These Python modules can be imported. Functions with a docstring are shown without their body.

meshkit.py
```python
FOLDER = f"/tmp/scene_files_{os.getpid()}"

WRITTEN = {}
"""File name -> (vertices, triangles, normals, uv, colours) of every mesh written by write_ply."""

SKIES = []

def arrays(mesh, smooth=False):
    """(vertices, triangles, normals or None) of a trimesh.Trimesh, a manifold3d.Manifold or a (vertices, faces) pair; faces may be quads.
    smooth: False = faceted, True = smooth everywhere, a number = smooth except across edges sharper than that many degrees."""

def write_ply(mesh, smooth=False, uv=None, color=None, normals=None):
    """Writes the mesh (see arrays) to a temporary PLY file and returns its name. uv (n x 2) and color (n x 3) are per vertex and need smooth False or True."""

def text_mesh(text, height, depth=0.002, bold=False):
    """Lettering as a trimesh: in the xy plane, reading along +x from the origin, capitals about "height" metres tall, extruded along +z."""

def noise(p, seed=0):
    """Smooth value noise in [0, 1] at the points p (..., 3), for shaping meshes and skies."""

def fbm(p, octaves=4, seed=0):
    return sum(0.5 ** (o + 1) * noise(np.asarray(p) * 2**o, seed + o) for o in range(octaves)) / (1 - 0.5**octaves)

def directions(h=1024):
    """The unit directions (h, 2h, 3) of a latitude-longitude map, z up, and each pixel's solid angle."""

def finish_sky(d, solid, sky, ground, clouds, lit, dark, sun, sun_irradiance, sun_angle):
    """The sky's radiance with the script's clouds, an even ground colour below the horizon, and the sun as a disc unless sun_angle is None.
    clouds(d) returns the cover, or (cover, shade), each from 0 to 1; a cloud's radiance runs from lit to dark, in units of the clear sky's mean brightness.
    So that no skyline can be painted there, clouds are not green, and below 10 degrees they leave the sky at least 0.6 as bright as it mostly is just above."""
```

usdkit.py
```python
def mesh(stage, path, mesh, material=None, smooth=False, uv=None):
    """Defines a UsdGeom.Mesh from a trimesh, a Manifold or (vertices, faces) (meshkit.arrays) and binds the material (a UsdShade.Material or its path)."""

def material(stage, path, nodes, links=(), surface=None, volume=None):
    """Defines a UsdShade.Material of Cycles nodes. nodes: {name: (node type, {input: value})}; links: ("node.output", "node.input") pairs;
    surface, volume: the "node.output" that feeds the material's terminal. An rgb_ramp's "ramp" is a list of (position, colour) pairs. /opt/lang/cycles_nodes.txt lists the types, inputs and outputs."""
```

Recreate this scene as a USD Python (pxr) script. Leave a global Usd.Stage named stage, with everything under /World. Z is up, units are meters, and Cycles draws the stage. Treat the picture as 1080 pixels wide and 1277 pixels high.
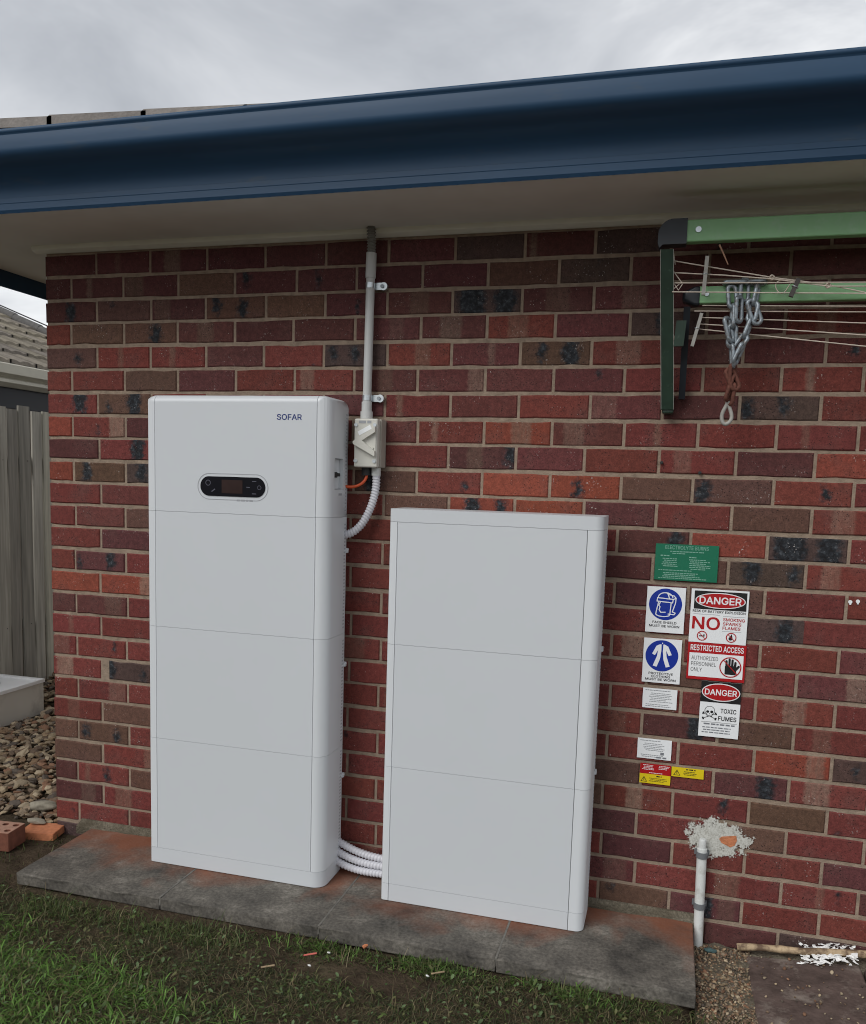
import math, random
import numpy as np
import trimesh
import shapely.geometry as sg
from shapely import affinity
from shapely.ops import unary_union
import manifold3d as m3
import meshkit, usdkit
from pxr import Usd, UsdGeom, UsdLux, UsdShade, Gf, Sdf, Vt

stage = Usd.Stage.CreateInMemory()
UsdGeom.SetStageUpAxis(stage, 'Z'); UsdGeom.SetStageMetersPerUnit(stage, 1.0)
UsdGeom.Xform.Define(stage, '/World'); UsdGeom.Scope.Define(stage, '/World/Looks')
random.seed(7); rng = np.random.default_rng(7)

# ------------------------------------------------------------------ camera, sky, sun, exposure
CAM = np.array([2.442049, -2.953192, 1.471782]); YAW, PITCH, ROLL = -0.267796, -0.115164, 0.030746
FPX, CX, CY, PW, PH = 1065.13, 540.0, 725.0, 1080.0, 1277.0
EXPOSURE = 0.74
SKY_STRENGTH, SUN_INTENSITY, SUN_ANGLE = 0.10, 0.27, 36.0
SUN_EL, SUN_AZ = math.radians(40), math.radians(208)        # direction towards the brightest cloud: atan2(x, y)

_f = np.array([math.sin(YAW)*math.cos(PITCH), math.cos(YAW)*math.cos(PITCH), math.sin(PITCH)])
_r = np.array([math.cos(YAW), -math.sin(YAW), 0.0]); _u = np.cross(_r, _f)
_r, _u = _r*math.cos(ROLL)+_u*math.sin(ROLL), -_r*math.sin(ROLL)+_u*math.cos(ROLL)
cam = UsdGeom.Camera.Define(stage, '/World/camera')
M = Gf.Matrix4d(*[float(v) for v in (*_r, 0, *_u, 0, *(-_f), 0, *CAM, 1)])
cam.AddTransformOp().Set(M)
cam.CreateHorizontalApertureAttr(36.0); cam.CreateFocalLengthAttr(36.0*FPX/PW)
cam.CreateVerticalApertureAttr(36.0*PH/PW)
cam.CreateVerticalApertureOffsetAttr((CY-PH/2)/PW*36.0)
cam.CreateExposureAttr(EXPOSURE)

def at(x, y, yv, axis=1):
    """the point of the plane <axis> = yv that the photograph shows at pixel x, y"""
    d = (x-CX)/FPX*_r-(y-CY)/FPX*_u+_f
    return CAM+d*((yv-CAM[axis])/d[axis])

def seen(P):
    d = np.atleast_2d(P)-CAM; z = d@_f
    return np.stack([CX+FPX*(d@_r)/z, CY-FPX*(d@_u)/z], -1)

sky = usdkit.material(stage, '/World/Looks/overcast_sky', {
    'tc': ('texture_coordinate', {}),
    'mp': ('mapping', {'scale': (1.0, 1.0, 2.6), 'location': (0.35, 0.2, 0.1)}),
    'n1': ('noise_texture', {'scale': 2.3, 'detail': 7.0, 'roughness': 0.55, 'distortion': 0.5}),
    'n2': ('noise_texture', {'scale': 0.9, 'detail': 3.0, 'roughness': 0.5}),
    'mx': ('mix_float', {'fac': 0.34}),
    'rp': ('rgb_ramp', {'ramp': [(0.36, (2.6, 2.71, 2.92)), (0.45, (3.3, 3.42, 3.62)), (0.53, (4.1, 4.2, 4.37)), (0.60, (5.6, 5.66, 5.72)), (0.68, (7.6, 7.6, 7.6))]}),
    'sk': ('sky_texture', {'sky_type': 'single_scattering', 'sun_disc': False, 'sun_elevation': SUN_EL, 'sun_rotation': SUN_AZ}),
    'cl': ('mix_color', {'fac': 0.93}),
    'bg': ('background_shader', {'strength': SKY_STRENGTH}),
}, [('tc.generated', 'mp.vector'), ('mp.vector', 'n1.vector'), ('mp.vector', 'n2.vector'), ('n1.fac', 'mx.a'), ('n2.fac', 'mx.b'),
    ('mx.result', 'rp.fac'), ('sk.color', 'cl.a'), ('rp.color', 'cl.b'), ('cl.result', 'bg.color')], surface='bg.background')
dome = UsdLux.DomeLight.Define(stage, '/World/sky')
UsdShade.MaterialBindingAPI.Apply(dome.GetPrim()).Bind(sky)
dome.GetPrim().SetCustomDataByKey('kind', 'structure')
sun = UsdLux.DistantLight.Define(stage, '/World/sun')
sun.CreateIntensityAttr(SUN_INTENSITY); sun.CreateAngleAttr(SUN_ANGLE); sun.CreateColorAttr((1.0, 0.985, 0.96)); sun.CreateNormalizeAttr(True)
_s = np.array([math.sin(SUN_AZ)*math.cos(SUN_EL), math.cos(SUN_AZ)*math.cos(SUN_EL), math.sin(SUN_EL)])
_x = np.cross([0, 0, 1.0], _s); _x /= np.linalg.norm(_x); _y = np.cross(_s, _x)
sun.AddTransformOp().Set(Gf.Matrix4d(*[float(v) for v in (*_x, 0, *_y, 0, *_s, 0, 0, 0, 8, 1)]))

# ------------------------------------------------------------------ helpers
TN = Sdf.ValueTypeNames
_used, _base = {}, {}

def numbered(parent, name):
    k = _used.get((parent, name), 0); _used[(parent, name)] = k+1
    return name if k == 0 else f'{name}_{k:03d}'

def path_of(p):
    return str(p.GetPath()) if hasattr(p, 'GetPath') else p

def tag(prim, label=None, cat=None, group=None, kind=None):
    prim = prim.GetPrim() if hasattr(prim, 'GetPrim') else prim
    for k, v in (('label', label), ('category', cat), ('group', group), ('kind', kind)):
        if v: prim.SetCustomDataByKey(k, v)
    return prim

def thing(name, loc, label=None, cat=None, group=None, kind=None):
    pth = '/World/'+numbered('/World', name)
    x = UsdGeom.Xform.Define(stage, pth); x.AddTranslateOp().Set(Gf.Vec3d(*map(float, loc)))
    _base[pth] = np.array(loc, float)
    tag(x, label, cat, group, kind)
    return x

def part(parent, name, mesh, mat, smooth=False, label=None, kind=None, pv=None):
    """one Mesh prim; the shape is given in world coordinates, stored relative to its thing's base"""
    pp = path_of(parent) if parent is not None else '/World'
    pth = pp+'/'+numbered(pp, name)
    base = _base.get(pp, np.zeros(3)); _base[pth] = base
    v, f, n = meshkit.arrays(mesh, smooth)
    m = usdkit.mesh(stage, pth, (v-base, f), MAT[mat] if isinstance(mat, str) else mat, smooth=False)
    if n is not None:
        m.CreateNormalsAttr(Vt.Vec3fArray.FromNumpy(n.astype(np.float32))); m.SetNormalsInterpolation('vertex')
    for k, a in (pv or {}).items():
        if len(a) != len(v): a = np.tile(np.asarray(a)[:1], (len(v), 1))
        UsdGeom.PrimvarsAPI(m).CreatePrimvar(k, TN.Color3fArray, 'vertex').Set(Vt.Vec3fArray.FromNumpy(np.ascontiguousarray(a, np.float32)))
    tag(m, label, None, None, kind)
    return m

def box(x0, x1, y0, y1, z0, z1):
    b = trimesh.creation.box([x1-x0, y1-y0, z1-z0]); b.apply_translation([(x0+x1)/2, (y0+y1)/2, (z0+z1)/2]); return b

def rbox(x0, x1, y0, y1, z0, z1, r=0.004, seg=2):
    """box with bevelled edges: hull of small spheres"""
    r = min(r, (x1-x0)/2.01, (y1-y0)/2.01, (z1-z0)/2.01)
    s = trimesh.creation.icosphere(1, r).vertices
    P = np.concatenate([s+np.array([a, b, c]) for a in (x0+r, x1-r) for b in (y0+r, y1-r) for c in (z0+r, z1-r)])
    return trimesh.convex.convex_hull(P)

def cat(ms):
    return trimesh.util.concatenate([m for m in ms])

def tri(man):
    mm = man.to_mesh(); return trimesh.Trimesh(np.array(mm.vert_properties[:, :3]), np.array(mm.tri_verts), process=False)

def man(tm):
    return m3.Manifold(m3.Mesh(np.asarray(tm.vertices, np.float32), np.asarray(tm.faces, np.uint32)))

def ext(poly, y0, y1):
    """shapely polygon in (x, z) extruded along y from y0 to y1"""
    out = []
    for g in getattr(poly, 'geoms', [poly]):
        if g.is_empty or g.geom_type != 'Polygon' or g.area < 1e-10: continue
        e = trimesh.creation.extrude_polygon(g, y1-y0, engine='earcut')
        v = e.vertices.copy(); e.vertices = np.c_[v[:, 0], y1-v[:, 2], v[:, 1]]
        out.append(e)
    return cat(out)

def extz(poly, z0, z1):
    out = []
    for g in getattr(poly, 'geoms', [poly]):
        if g.is_empty or g.geom_type != 'Polygon': continue
        e = trimesh.creation.extrude_polygon(g, z1-z0, engine='earcut'); e.apply_translation([0, 0, z0]); out.append(e)
    return cat(out)

def extx(pts, x0, x1):
    """polygon in (y, z) extruded along x"""
    e = trimesh.creation.extrude_polygon(sg.Polygon(pts), x1-x0, engine='earcut')
    v = e.vertices.copy(); e.vertices = np.c_[x0+v[:, 2], v[:, 0], v[:, 1]]; return e

def tube(pts, rad, sides=10, cap=True):
    p = np.asarray(pts, float); n = len(p); rad = np.broadcast_to(rad, (n,))
    t = np.gradient(p, axis=0); t /= np.linalg.norm(t, axis=1, keepdims=True)+1e-12
    a = np.cross(t[0], [0, 0, 1.0] if abs(t[0, 2]) < .9 else [1.0, 0, 0]); a /= np.linalg.norm(a); A = []
    for k in range(n):
        a = a-t[k]*(a@t[k]); a /= np.linalg.norm(a); A.append(a)
    A = np.array(A); B = np.cross(t, A); ang = np.arange(sides)*2*np.pi/sides
    v = p[:, None]+rad[:, None, None]*(np.cos(ang)[None, :, None]*A[:, None]+np.sin(ang)[None, :, None]*B[:, None])
    v = v.reshape(-1, 3); F = []
    for i in range(n-1):
        for j in range(sides):
            q = [i*sides+j, i*sides+(j+1) % sides, (i+1)*sides+(j+1) % sides, (i+1)*sides+j]
            F += [[q[0], q[1], q[2]], [q[0], q[2], q[3]]]
    if cap:
        v = np.vstack([v, p[0], p[-1]]); c0, c1 = len(v)-2, len(v)-1
        for j in range(sides):
            F += [[c0, (j+1) % sides, j], [c1, (n-1)*sides+j, (n-1)*sides+(j+1) % sides]]
    return trimesh.Trimesh(v, np.array(F), process=False)

def spline(P, n=24):
    from scipy.interpolate import CubicSpline
    P = np.asarray(P, float); s = np.r_[0, np.cumsum(np.linalg.norm(np.diff(P, axis=0), axis=1))]
    return CubicSpline(s, P)(np.linspace(0, s[-1], n))

def cyl(p0, p1, r, n=16):
    return tube([p0, p1], r, n)

# ------------------------------------------------------------------ materials
MAT = {}

def mat(name, color, rough=0.6, var=0.12, scale=6.0, bump=0.0, bscale=80.0, metallic=0.0, dirt=None, dscale=3.0, dlo=0.5, dhi=0.7, spec=0.5, coords='geometry.position', stretch=None):
    """procedural paint: colour with two scales of variation, optional dirt patches and fine relief"""
    c = np.array(color, float)
    nodes = {'g': ('geometry', {}), 'mp': ('mapping', {'scale': stretch or (1, 1, 1)}),
             'n': ('noise_texture', {'scale': scale, 'detail': 5.0, 'roughness': 0.6}),
             'r': ('rgb_ramp', {'ramp': [(0.25, tuple(c*(1-var))), (0.75, tuple(np.minimum(c*(1+var), 1)))]}),
             'p': ('principled_bsdf', {'roughness': rough, 'metallic': metallic, 'specular_ior_level': spec})}
    links = [('g.position', 'mp.vector'), ('mp.vector', 'n.vector'), ('n.fac', 'r.fac')]
    last = 'r.color'
    if dirt is not None:
        nodes['dn'] = ('noise_texture', {'scale': dscale, 'detail': 6.0, 'roughness': 0.65})
        nodes['dr'] = ('map_range', {'from_min': dlo, 'from_max': dhi, 'to_min': 0.0, 'to_max': 1.0, 'clamp': True})
        nodes['dm'] = ('mix_color', {'b': tuple(dirt)})
        links += [('mp.vector', 'dn.vector'), ('dn.fac', 'dr.value'), ('dr.result', 'dm.fac'), (last, 'dm.a')]; last = 'dm.result'
    links.append((last, 'p.base_color'))
    if bump:
        nodes['bn'] = ('noise_texture', {'scale': bscale, 'detail': 4.0, 'roughness': 0.6})
        nodes['b'] = ('bump', {'strength': 1.0, 'distance': bump})
        links += [('mp.vector', 'bn.vector'), ('bn.fac', 'b.height'), ('b.normal', 'p.normal')]
    MAT[name] = usdkit.material(stage, f'/World/Looks/{name}', nodes, links, surface='p.BSDF')

def brick_material():
    nodes = {
        'g': ('geometry', {}),
        'tint': ('attribute', {'attribute': 'tint'}), 'band': ('attribute', {'attribute': 'band'}), 'bcol': ('attribute', {'attribute': 'bandcol'}),
        'uv': ('attribute', {'attribute': 'faceuv'}), 'b1': ('attribute', {'attribute': 'blob_a'}), 'b2': ('attribute', {'attribute': 'blob_b'}),
        'fine': ('noise_texture', {'scale': 230.0, 'detail': 3.0, 'roughness': 0.7}),
        'med': ('noise_texture', {'scale': 60.0, 'detail': 4.0, 'roughness': 0.6}),
        'big': ('noise_texture', {'scale': 9.0, 'detail': 4.0, 'roughness': 0.55}),
        'rag': ('noise_texture', {'scale': 42.0, 'detail': 5.0, 'roughness': 0.65}),
        'str': ('mapping', {'scale': (30, 30, 4)}), 'vert': ('noise_texture', {'scale': 6.0, 'detail': 3.0}),
        'suv': ('separate_color', {}), 'sb': ('separate_color', {}), 's1': ('separate_color', {}), 's2': ('separate_color', {}),
    }
    L = [('g.position', f'{k}.vector') for k in ('fine', 'med', 'big', 'str', 'rag')] + [('str.vector', 'vert.vector'), ('uv.color', 'suv.color'), ('band.color', 'sb.color'), ('b1.color', 's1.color'), ('b2.color', 's2.color')]

    def m(name, op, a, b=None, c=None, clamp=False):
        ins = {'math_type': op, 'use_clamp': clamp}
        for k, v in (('value1', a), ('value2', b), ('value3', c)):
            if v is None: continue
            if isinstance(v, str): L.append((v, f'{name}.{k}'))
            else: ins[k] = float(v)
        nodes[name] = ('math', ins); return f'{name}.value'

    def mixc(name, fac, a, b, blend='mix'):
        ins = {'blend_type': blend}
        for k, v in (('fac', fac), ('a', a), ('b', b)):
            if isinstance(v, str): L.append((v, f'{name}.{k}'))
            else: ins[k] = v
        nodes[name] = ('mix_color', ins); return f'{name}.result'

    # tone: medium and fine mottling of the brick's own colour
    k1 = m('k1', 'multiply_add', 'med.fac', 1.1, 0.42)
    k2 = m('k2', 'multiply_add', 'fine.fac', 1.5, 0.27)
    k3 = m('k3', 'multiply_add', 'big.fac', 0.7, 0.65)
    k = m('k', 'multiply', m('k12', 'multiply', k1, k2), k3)
    nodes['kc'] = ('combine_color', {}); L += [(k, 'kc.r'), (k, 'kc.g'), (k, 'kc.b')]
    # pale band between two stacked neighbours in the kiln
    du = m('du', 'subtract', m('uw', 'multiply_add', m('w0', 'subtract', 'med.fac', 0.5), 0.10, 'suv.r'), 'sb.r')
    da = m('da', 'subtract', m('ab', 'absolute', du), 'sb.g')
    bm = m('bm', 'multiply', m('bm0', 'multiply_add', da, -22.0, 0.5, clamp=True), 'sb.b')
    bm = m('bm2', 'multiply', bm, m('bn', 'multiply_add', 'vert.fac', 1.6, 0.1, clamp=True))
    hm = m('hm', 'multiply', m('hm0', 'multiply_add', 'big.fac', 5.0, -2.55, clamp=True), 0.55)
    base = mixc('hue', hm, 'tint.color', (0.088, 0.046, 0.040))
    c = mixc('c1', bm, base, 'bcol.color')

    def blob(i, s, c):
        x = m(f'x{i}', 'multiply', m(f'xa{i}', 'subtract', 'suv.r', f'{s}.r'), 3.0)
        y = m(f'y{i}', 'subtract', 'suv.g', f'{s}.g')
        d = m(f'd{i}', 'sqrt', m(f'dd{i}', 'add', m(f'xx{i}', 'multiply', x, x), m(f'yy{i}', 'multiply', m(f'yh{i}', 'multiply', y, 0.55), m(f'yk{i}', 'multiply', y, 0.55))))
        d = m(f'dn{i}', 'multiply_add', m(f'mn{i}', 'subtract', 'rag.fac', 0.5), 1.0, d)
        f = m(f'f{i}', 'multiply_add', m(f'fs{i}', 'subtract', d, f'{s}.b'), -4.0, 0.0, clamp=True)
        f = m(f'fm{i}', 'multiply', f, m(f'fq{i}', 'multiply_add', 'med.fac', 2.0, 0.22, clamp=True))
        nodes[f'br{i}'] = ('rgb_ramp', {'ramp': [(0.36, (0.014, 0.014, 0.016)), (0.55, (0.026, 0.029, 0.034)), (0.70, (0.070, 0.078, 0.086))]}); L.append(('med.fac', f'br{i}.fac'))
        return mixc(f'cb{i}', f, c, f'br{i}.color')
    c = blob(1, 's1', c); c = blob(2, 's2', c)
    c = mixc('c4', 1.0, c, 'kc.color', 'multiply')
    # dark wire-cut pits and pale salt specks
    nodes['v'] = ('voronoi_texture', {'scale': 115.0, 'randomness': 1.0}); L.append(('g.position', 'v.vector'))
    pit = m('pit', 'multiply', m('pit0', 'multiply_add', 'v.distance', -9.0, 2.2, clamp=True), m('pitm', 'multiply_add', 'big.fac', 9.0, -4.0, clamp=True))
    c = mixc('c5', m('pit2', 'multiply', pit, 0.8), c, (0.025, 0.018, 0.018))
    nodes['sp'] = ('noise_texture', {'scale': 170.0, 'detail': 1.0}); nodes['sq'] = ('noise_texture', {'scale': 14.0, 'detail': 3.0})
    L += [('g.position', 'sp.vector'), ('g.position', 'sq.vector')]
    salt = m('salt', 'multiply', m('sp0', 'multiply_add', 'sp.fac', 14.0, -9.4, clamp=True), m('sq0', 'multiply_add', 'sq.fac', 7.0, -3.6, clamp=True))
    c = mixc('c6', m('salt2', 'multiply', salt, 0.75), c, (0.55, 0.5, 0.47))
    nodes['p'] = ('principled_bsdf', {'roughness': 0.82, 'specular_ior_level': 0.25})
    h = m('h', 'subtract', m('h1', 'multiply_add', 'fine.fac', 0.6, m('h0', 'multiply', 'med.fac', 0.8)), pit)
    nodes['b'] = ('bump', {'strength': 0.9, 'distance': 0.0016}); L += [(h, 'b.height'), ('b.normal', 'p.normal'), (c, 'p.base_color')]
    MAT['brick'] = usdkit.material(stage, '/World/Looks/brick', nodes, L, surface='p.BSDF')

def tint_material(name, rough=0.7, trans=0.0, bump=0.0, bscale=60.0, var=0.35, vscale=40.0, stretch=(1, 1, 1)):
    nodes = {'g': ('geometry', {}), 'mp': ('mapping', {'scale': stretch}), 't': ('attribute', {'attribute': 'tint'}), 'n': ('noise_texture', {'scale': vscale, 'detail': 4.0, 'roughness': 0.6}),
             'k': ('math', {'math_type': 'multiply_add', 'value2': 2*var, 'value3': 1-var}), 'kc': ('combine_color', {}),
             'x': ('mix_color', {'blend_type': 'multiply', 'fac': 1.0}), 'p': ('principled_bsdf', {'roughness': rough, 'specular_ior_level': 0.3})}
    L = [('g.position', 'mp.vector'), ('mp.vector', 'n.vector'), ('n.fac', 'k.value1'), ('k.value', 'kc.r'), ('k.value', 'kc.g'), ('k.value', 'kc.b'), ('t.color', 'x.a'), ('kc.color', 'x.b'), ('x.result', 'p.base_color')]
    out = 'p.BSDF'
    if bump:
        nodes['bn'] = ('noise_texture', {'scale': bscale, 'detail': 4.0}); nodes['b'] = ('bump', {'strength': 1.0, 'distance': bump})
        L += [('mp.vector', 'bn.vector'), ('bn.fac', 'b.height'), ('b.normal', 'p.normal')]
    if trans:
        nodes['tr'] = ('translucent_bsdf', {}); nodes['mc'] = ('mix_closure', {'fac': trans})
        L += [('x.result', 'tr.color'), ('p.BSDF', 'mc.closure1'), ('tr.BSDF', 'mc.closure2')]; out = 'mc.closure'
    MAT[name] = usdkit.material(stage, f'/World/Looks/{name}', nodes, L, surface=out)

def slab_material():
    """concrete paver: grey with brick-dust stains towards the wall, dark damp patches and pale worn edges"""
    N = {'g': ('geometry', {}), 's': ('separate_xyz', {}),
         'n1': ('noise_texture', {'scale': 4.6, 'detail': 8.0, 'roughness': 0.68, 'distortion': 0.15}), 'n2': ('noise_texture', {'scale': 90.0, 'detail': 4.0, 'roughness': 0.65}),
         'n3': ('noise_texture', {'scale': 3.2, 'detail': 5.0, 'roughness': 0.6, 'distortion': 0.4}),
         'r1': ('rgb_ramp', {'ramp': [(0.33, (0.040, 0.037, 0.034)), (0.43, (0.085, 0.078, 0.068)), (0.56, (0.132, 0.120, 0.103)), (0.70, (0.25, 0.23, 0.198))]}),
         'r2': ('rgb_ramp', {'ramp': [(0.3, (0.60, 0.60, 0.60)), (0.7, (1.36, 1.36, 1.36))]}),
         'x1': ('mix_color', {'blend_type': 'multiply', 'fac': 1.0}),
         'w': ('math', {'math_type': 'multiply_add', 'value2': 3.6, 'value3': 0.95}),
         'w2': ('math', {'math_type': 'multiply_add', 'value2': 3.4, 'value3': -1.55}), 'w3': ('math', {'math_type': 'add', 'use_clamp': True}),
         'w4': ('math', {'math_type': 'multiply', 'value2': 0.8, 'use_clamp': True}),
         'x2': ('mix_color', {'b': (0.235, 0.085, 0.045)}),
         'b': ('bump', {'strength': 1.0, 'distance': 0.0015}), 'p': ('principled_bsdf', {'roughness': 0.9, 'specular_ior_level': 0.2})}
    L = [('g.position', f'{k}.vector') for k in ('s', 'n1', 'n2', 'n3')] + [('n1.fac', 'r1.fac'), ('n2.fac', 'r2.fac'), ('r1.color', 'x1.a'), ('r2.color', 'x1.b'),
        ('s.y', 'w.value1'), ('n3.fac', 'w2.value1'), ('w.value', 'w3.value1'), ('w2.value', 'w3.value2'), ('w3.value', 'w4.value1'), ('w4.value', 'x2.fac'), ('x1.result', 'x2.a'),
        ('x2.result', 'p.base_color'), ('n2.fac', 'b.height'), ('b.normal', 'p.normal')]
    MAT['slab'] = usdkit.material(stage, '/World/Looks/slab', N, L, surface='p.BSDF')

def patch_material():
    """thin smear of pale mortar that breaks up into specks towards its edge (tint.r runs from 0 in the middle to 1)"""
    N = {'g': ('geometry', {}), 'n': ('noise_texture', {'scale': 42.0, 'detail': 3.0, 'roughness': 0.6}), 'm': ('noise_texture', {'scale': 190.0, 'detail': 3.0}),
         'd': ('attribute', {'attribute': 'tint'}), 'sd': ('separate_color', {}),
         'r': ('rgb_ramp', {'ramp': [(0.3, (0.36, 0.35, 0.31)), (0.5, (0.50, 0.50, 0.455)), (0.7, (0.58, 0.58, 0.535))]}),
         't': ('math', {'math_type': 'multiply_add', 'value2': -0.40, 'value3': -0.32}), 't2': ('math', {'math_type': 'multiply_add', 'value2': 0.42}), 'a': ('math', {'math_type': 'multiply_add', 'value2': 0.75}), 'f': ('math', {'math_type': 'multiply', 'value2': 14.0, 'use_clamp': True}),
         'b': ('bump', {'distance': 0.0008}), 'p': ('principled_bsdf', {'roughness': 0.9, 'specular_ior_level': 0.15}), 'tr': ('transparent_bsdf', {}), 'mc': ('mix_closure', {})}
    L = [('g.position', 'n.vector'), ('g.position', 'm.vector'), ('m.fac', 'r.fac'), ('r.color', 'p.base_color'), ('n.fac', 'b.height'), ('b.normal', 'p.normal'), ('d.color', 'sd.color'), ('sd.r', 't.value1'),
         ('t.value', 't2.value3'), ('m.fac', 't2.value1'), ('n.fac', 'a.value1'), ('t2.value', 'a.value3'), ('a.value', 'f.value1'), ('f.value', 'mc.fac'), ('tr.BSDF', 'mc.closure1'), ('p.BSDF', 'mc.closure2')]
    MAT['mortar_smear'] = usdkit.material(stage, '/World/Looks/mortar_smear', N, L, surface='mc.closure')

brick_material(); slab_material(); patch_material()
tint_material('tinted_stone', rough=0.75, bump=0.002, bscale=90, var=0.4, vscale=70)
tint_material('grass_blade', rough=0.55, trans=0.35, var=0.25)
tint_material('timber', rough=0.9, bump=0.002, bscale=90, var=0.8, vscale=38, stretch=(1, 1, .05))
tint_material('concrete_tile', rough=0.9, bump=0.003, bscale=70, var=0.4, vscale=25)
mat('mortar', (0.30, 0.232, 0.175), 0.95, 0.30, 40, bump=0.0035, bscale=160, dirt=(0.27, 0.20, 0.15), dscale=5, dlo=0.5, dhi=0.75, spec=0.15)
mat('white_powder_coat', (0.595, 0.62, 0.642), 0.38, 0.012, 3, bump=0.00012, bscale=900, spec=0.45)
mat('white_trim', (0.655, 0.68, 0.698), 0.34, 0.012, 3, spec=0.5)
mat('dark_gap', (0.12, 0.125, 0.13), 0.7, 0.1)
mat('black_gloss', (0.006, 0.006, 0.009), 0.22, 0.2, 20, spec=0.15)
mat('screen_glass', (0.035, 0.020, 0.018), 0.25, 0.25, 12, spec=0.15)
mat('icon_grey', (0.10, 0.10, 0.13), 0.4, 0.1)
mat('navy_print', (0.015, 0.035, 0.16), 0.5, 0.05)
mat('grey_print', (0.33, 0.34, 0.36), 0.5, 0.05)
mat('blue_steel', (0.021, 0.058, 0.114), 0.48, 0.14, 5, bump=0.0004, bscale=25, dirt=(0.050, 0.072, 0.098), dscale=16, dlo=0.60, dhi=0.80, spec=0.28, stretch=(.25, 1, 1))
mat('soffit_paint', (0.84, 0.86, 0.82), 0.7, 0.05, 5)
mat('trim_paint', (0.82, 0.83, 0.73), 0.65, 0.06, 8)
mat('pvc_grey', (0.56, 0.57, 0.56), 0.45, 0.05, 12)
mat('pvc_white', (0.66, 0.68, 0.66), 0.45, 0.06, 12, dirt=(0.38, 0.36, 0.32), dscale=20, dlo=0.55, dhi=0.8)
mat('flex_conduit', (0.62, 0.62, 0.66), 0.45, 0.06, 12)
mat('flex_dark', (0.22, 0.22, 0.20), 0.6, 0.15, 20)
mat('switch_plastic', (0.60, 0.59, 0.53), 0.42, 0.05, 15)
mat('switch_side', (0.36, 0.33, 0.28), 0.5, 0.08, 15)
mat('galvanised', (0.62, 0.66, 0.68), 0.32, 0.15, 60, metallic=0.85)
mat('chain_zinc', (0.30, 0.34, 0.37), 0.45, 0.3, 90, metallic=0.6, dirt=(0.16, 0.13, 0.11), dscale=60)
mat('chain_rust', (0.13, 0.045, 0.03), 0.85, 0.4, 90, bump=0.001, bscale=300)
mat('orange_cable', (0.62, 0.085, 0.02), 0.4, 0.05)
mat('black_rubber', (0.02, 0.02, 0.02), 0.6, 0.2, 30)
mat('line_green', (0.25, 0.49, 0.24), 0.42, 0.08, 10, dirt=(0.30, 0.50, 0.30), dscale=25)
mat('line_dark_green', (0.020, 0.042, 0.028), 0.45, 0.25, 18, dirt=(0.06, 0.10, 0.07), dscale=35, dlo=0.6, dhi=0.75)
mat('cap_black', (0.012, 0.016, 0.022), 0.4, 0.25, 20)
mat('rope', (0.66, 0.57, 0.48), 0.8, 0.15, 60)
mat('peg_grey', (0.34, 0.33, 0.30), 0.7, 0.25, 50)
mat('peg_dark', (0.07, 0.06, 0.055), 0.6, 0.25, 50)
mat('sign_white', (0.82, 0.84, 0.85), 0.35, 0.02, 10)
mat('sign_green', (0.005, 0.145, 0.075), 0.35, 0.04, 10)
mat('sign_green_text', (0.22, 0.42, 0.33), 0.4, 0.05)
mat('sign_blue', (0.006, 0.030, 0.30), 0.35, 0.03, 10)
mat('sign_red', (0.40, 0.008, 0.012), 0.35, 0.03, 10)
mat('sign_black', (0.012, 0.012, 0.013), 0.35, 0.1, 10)
mat('sign_yellow', (0.72, 0.55, 0.012), 0.35, 0.03, 10)
mat('sign_grey_text', (0.20, 0.21, 0.23), 0.5, 0.05)
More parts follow.
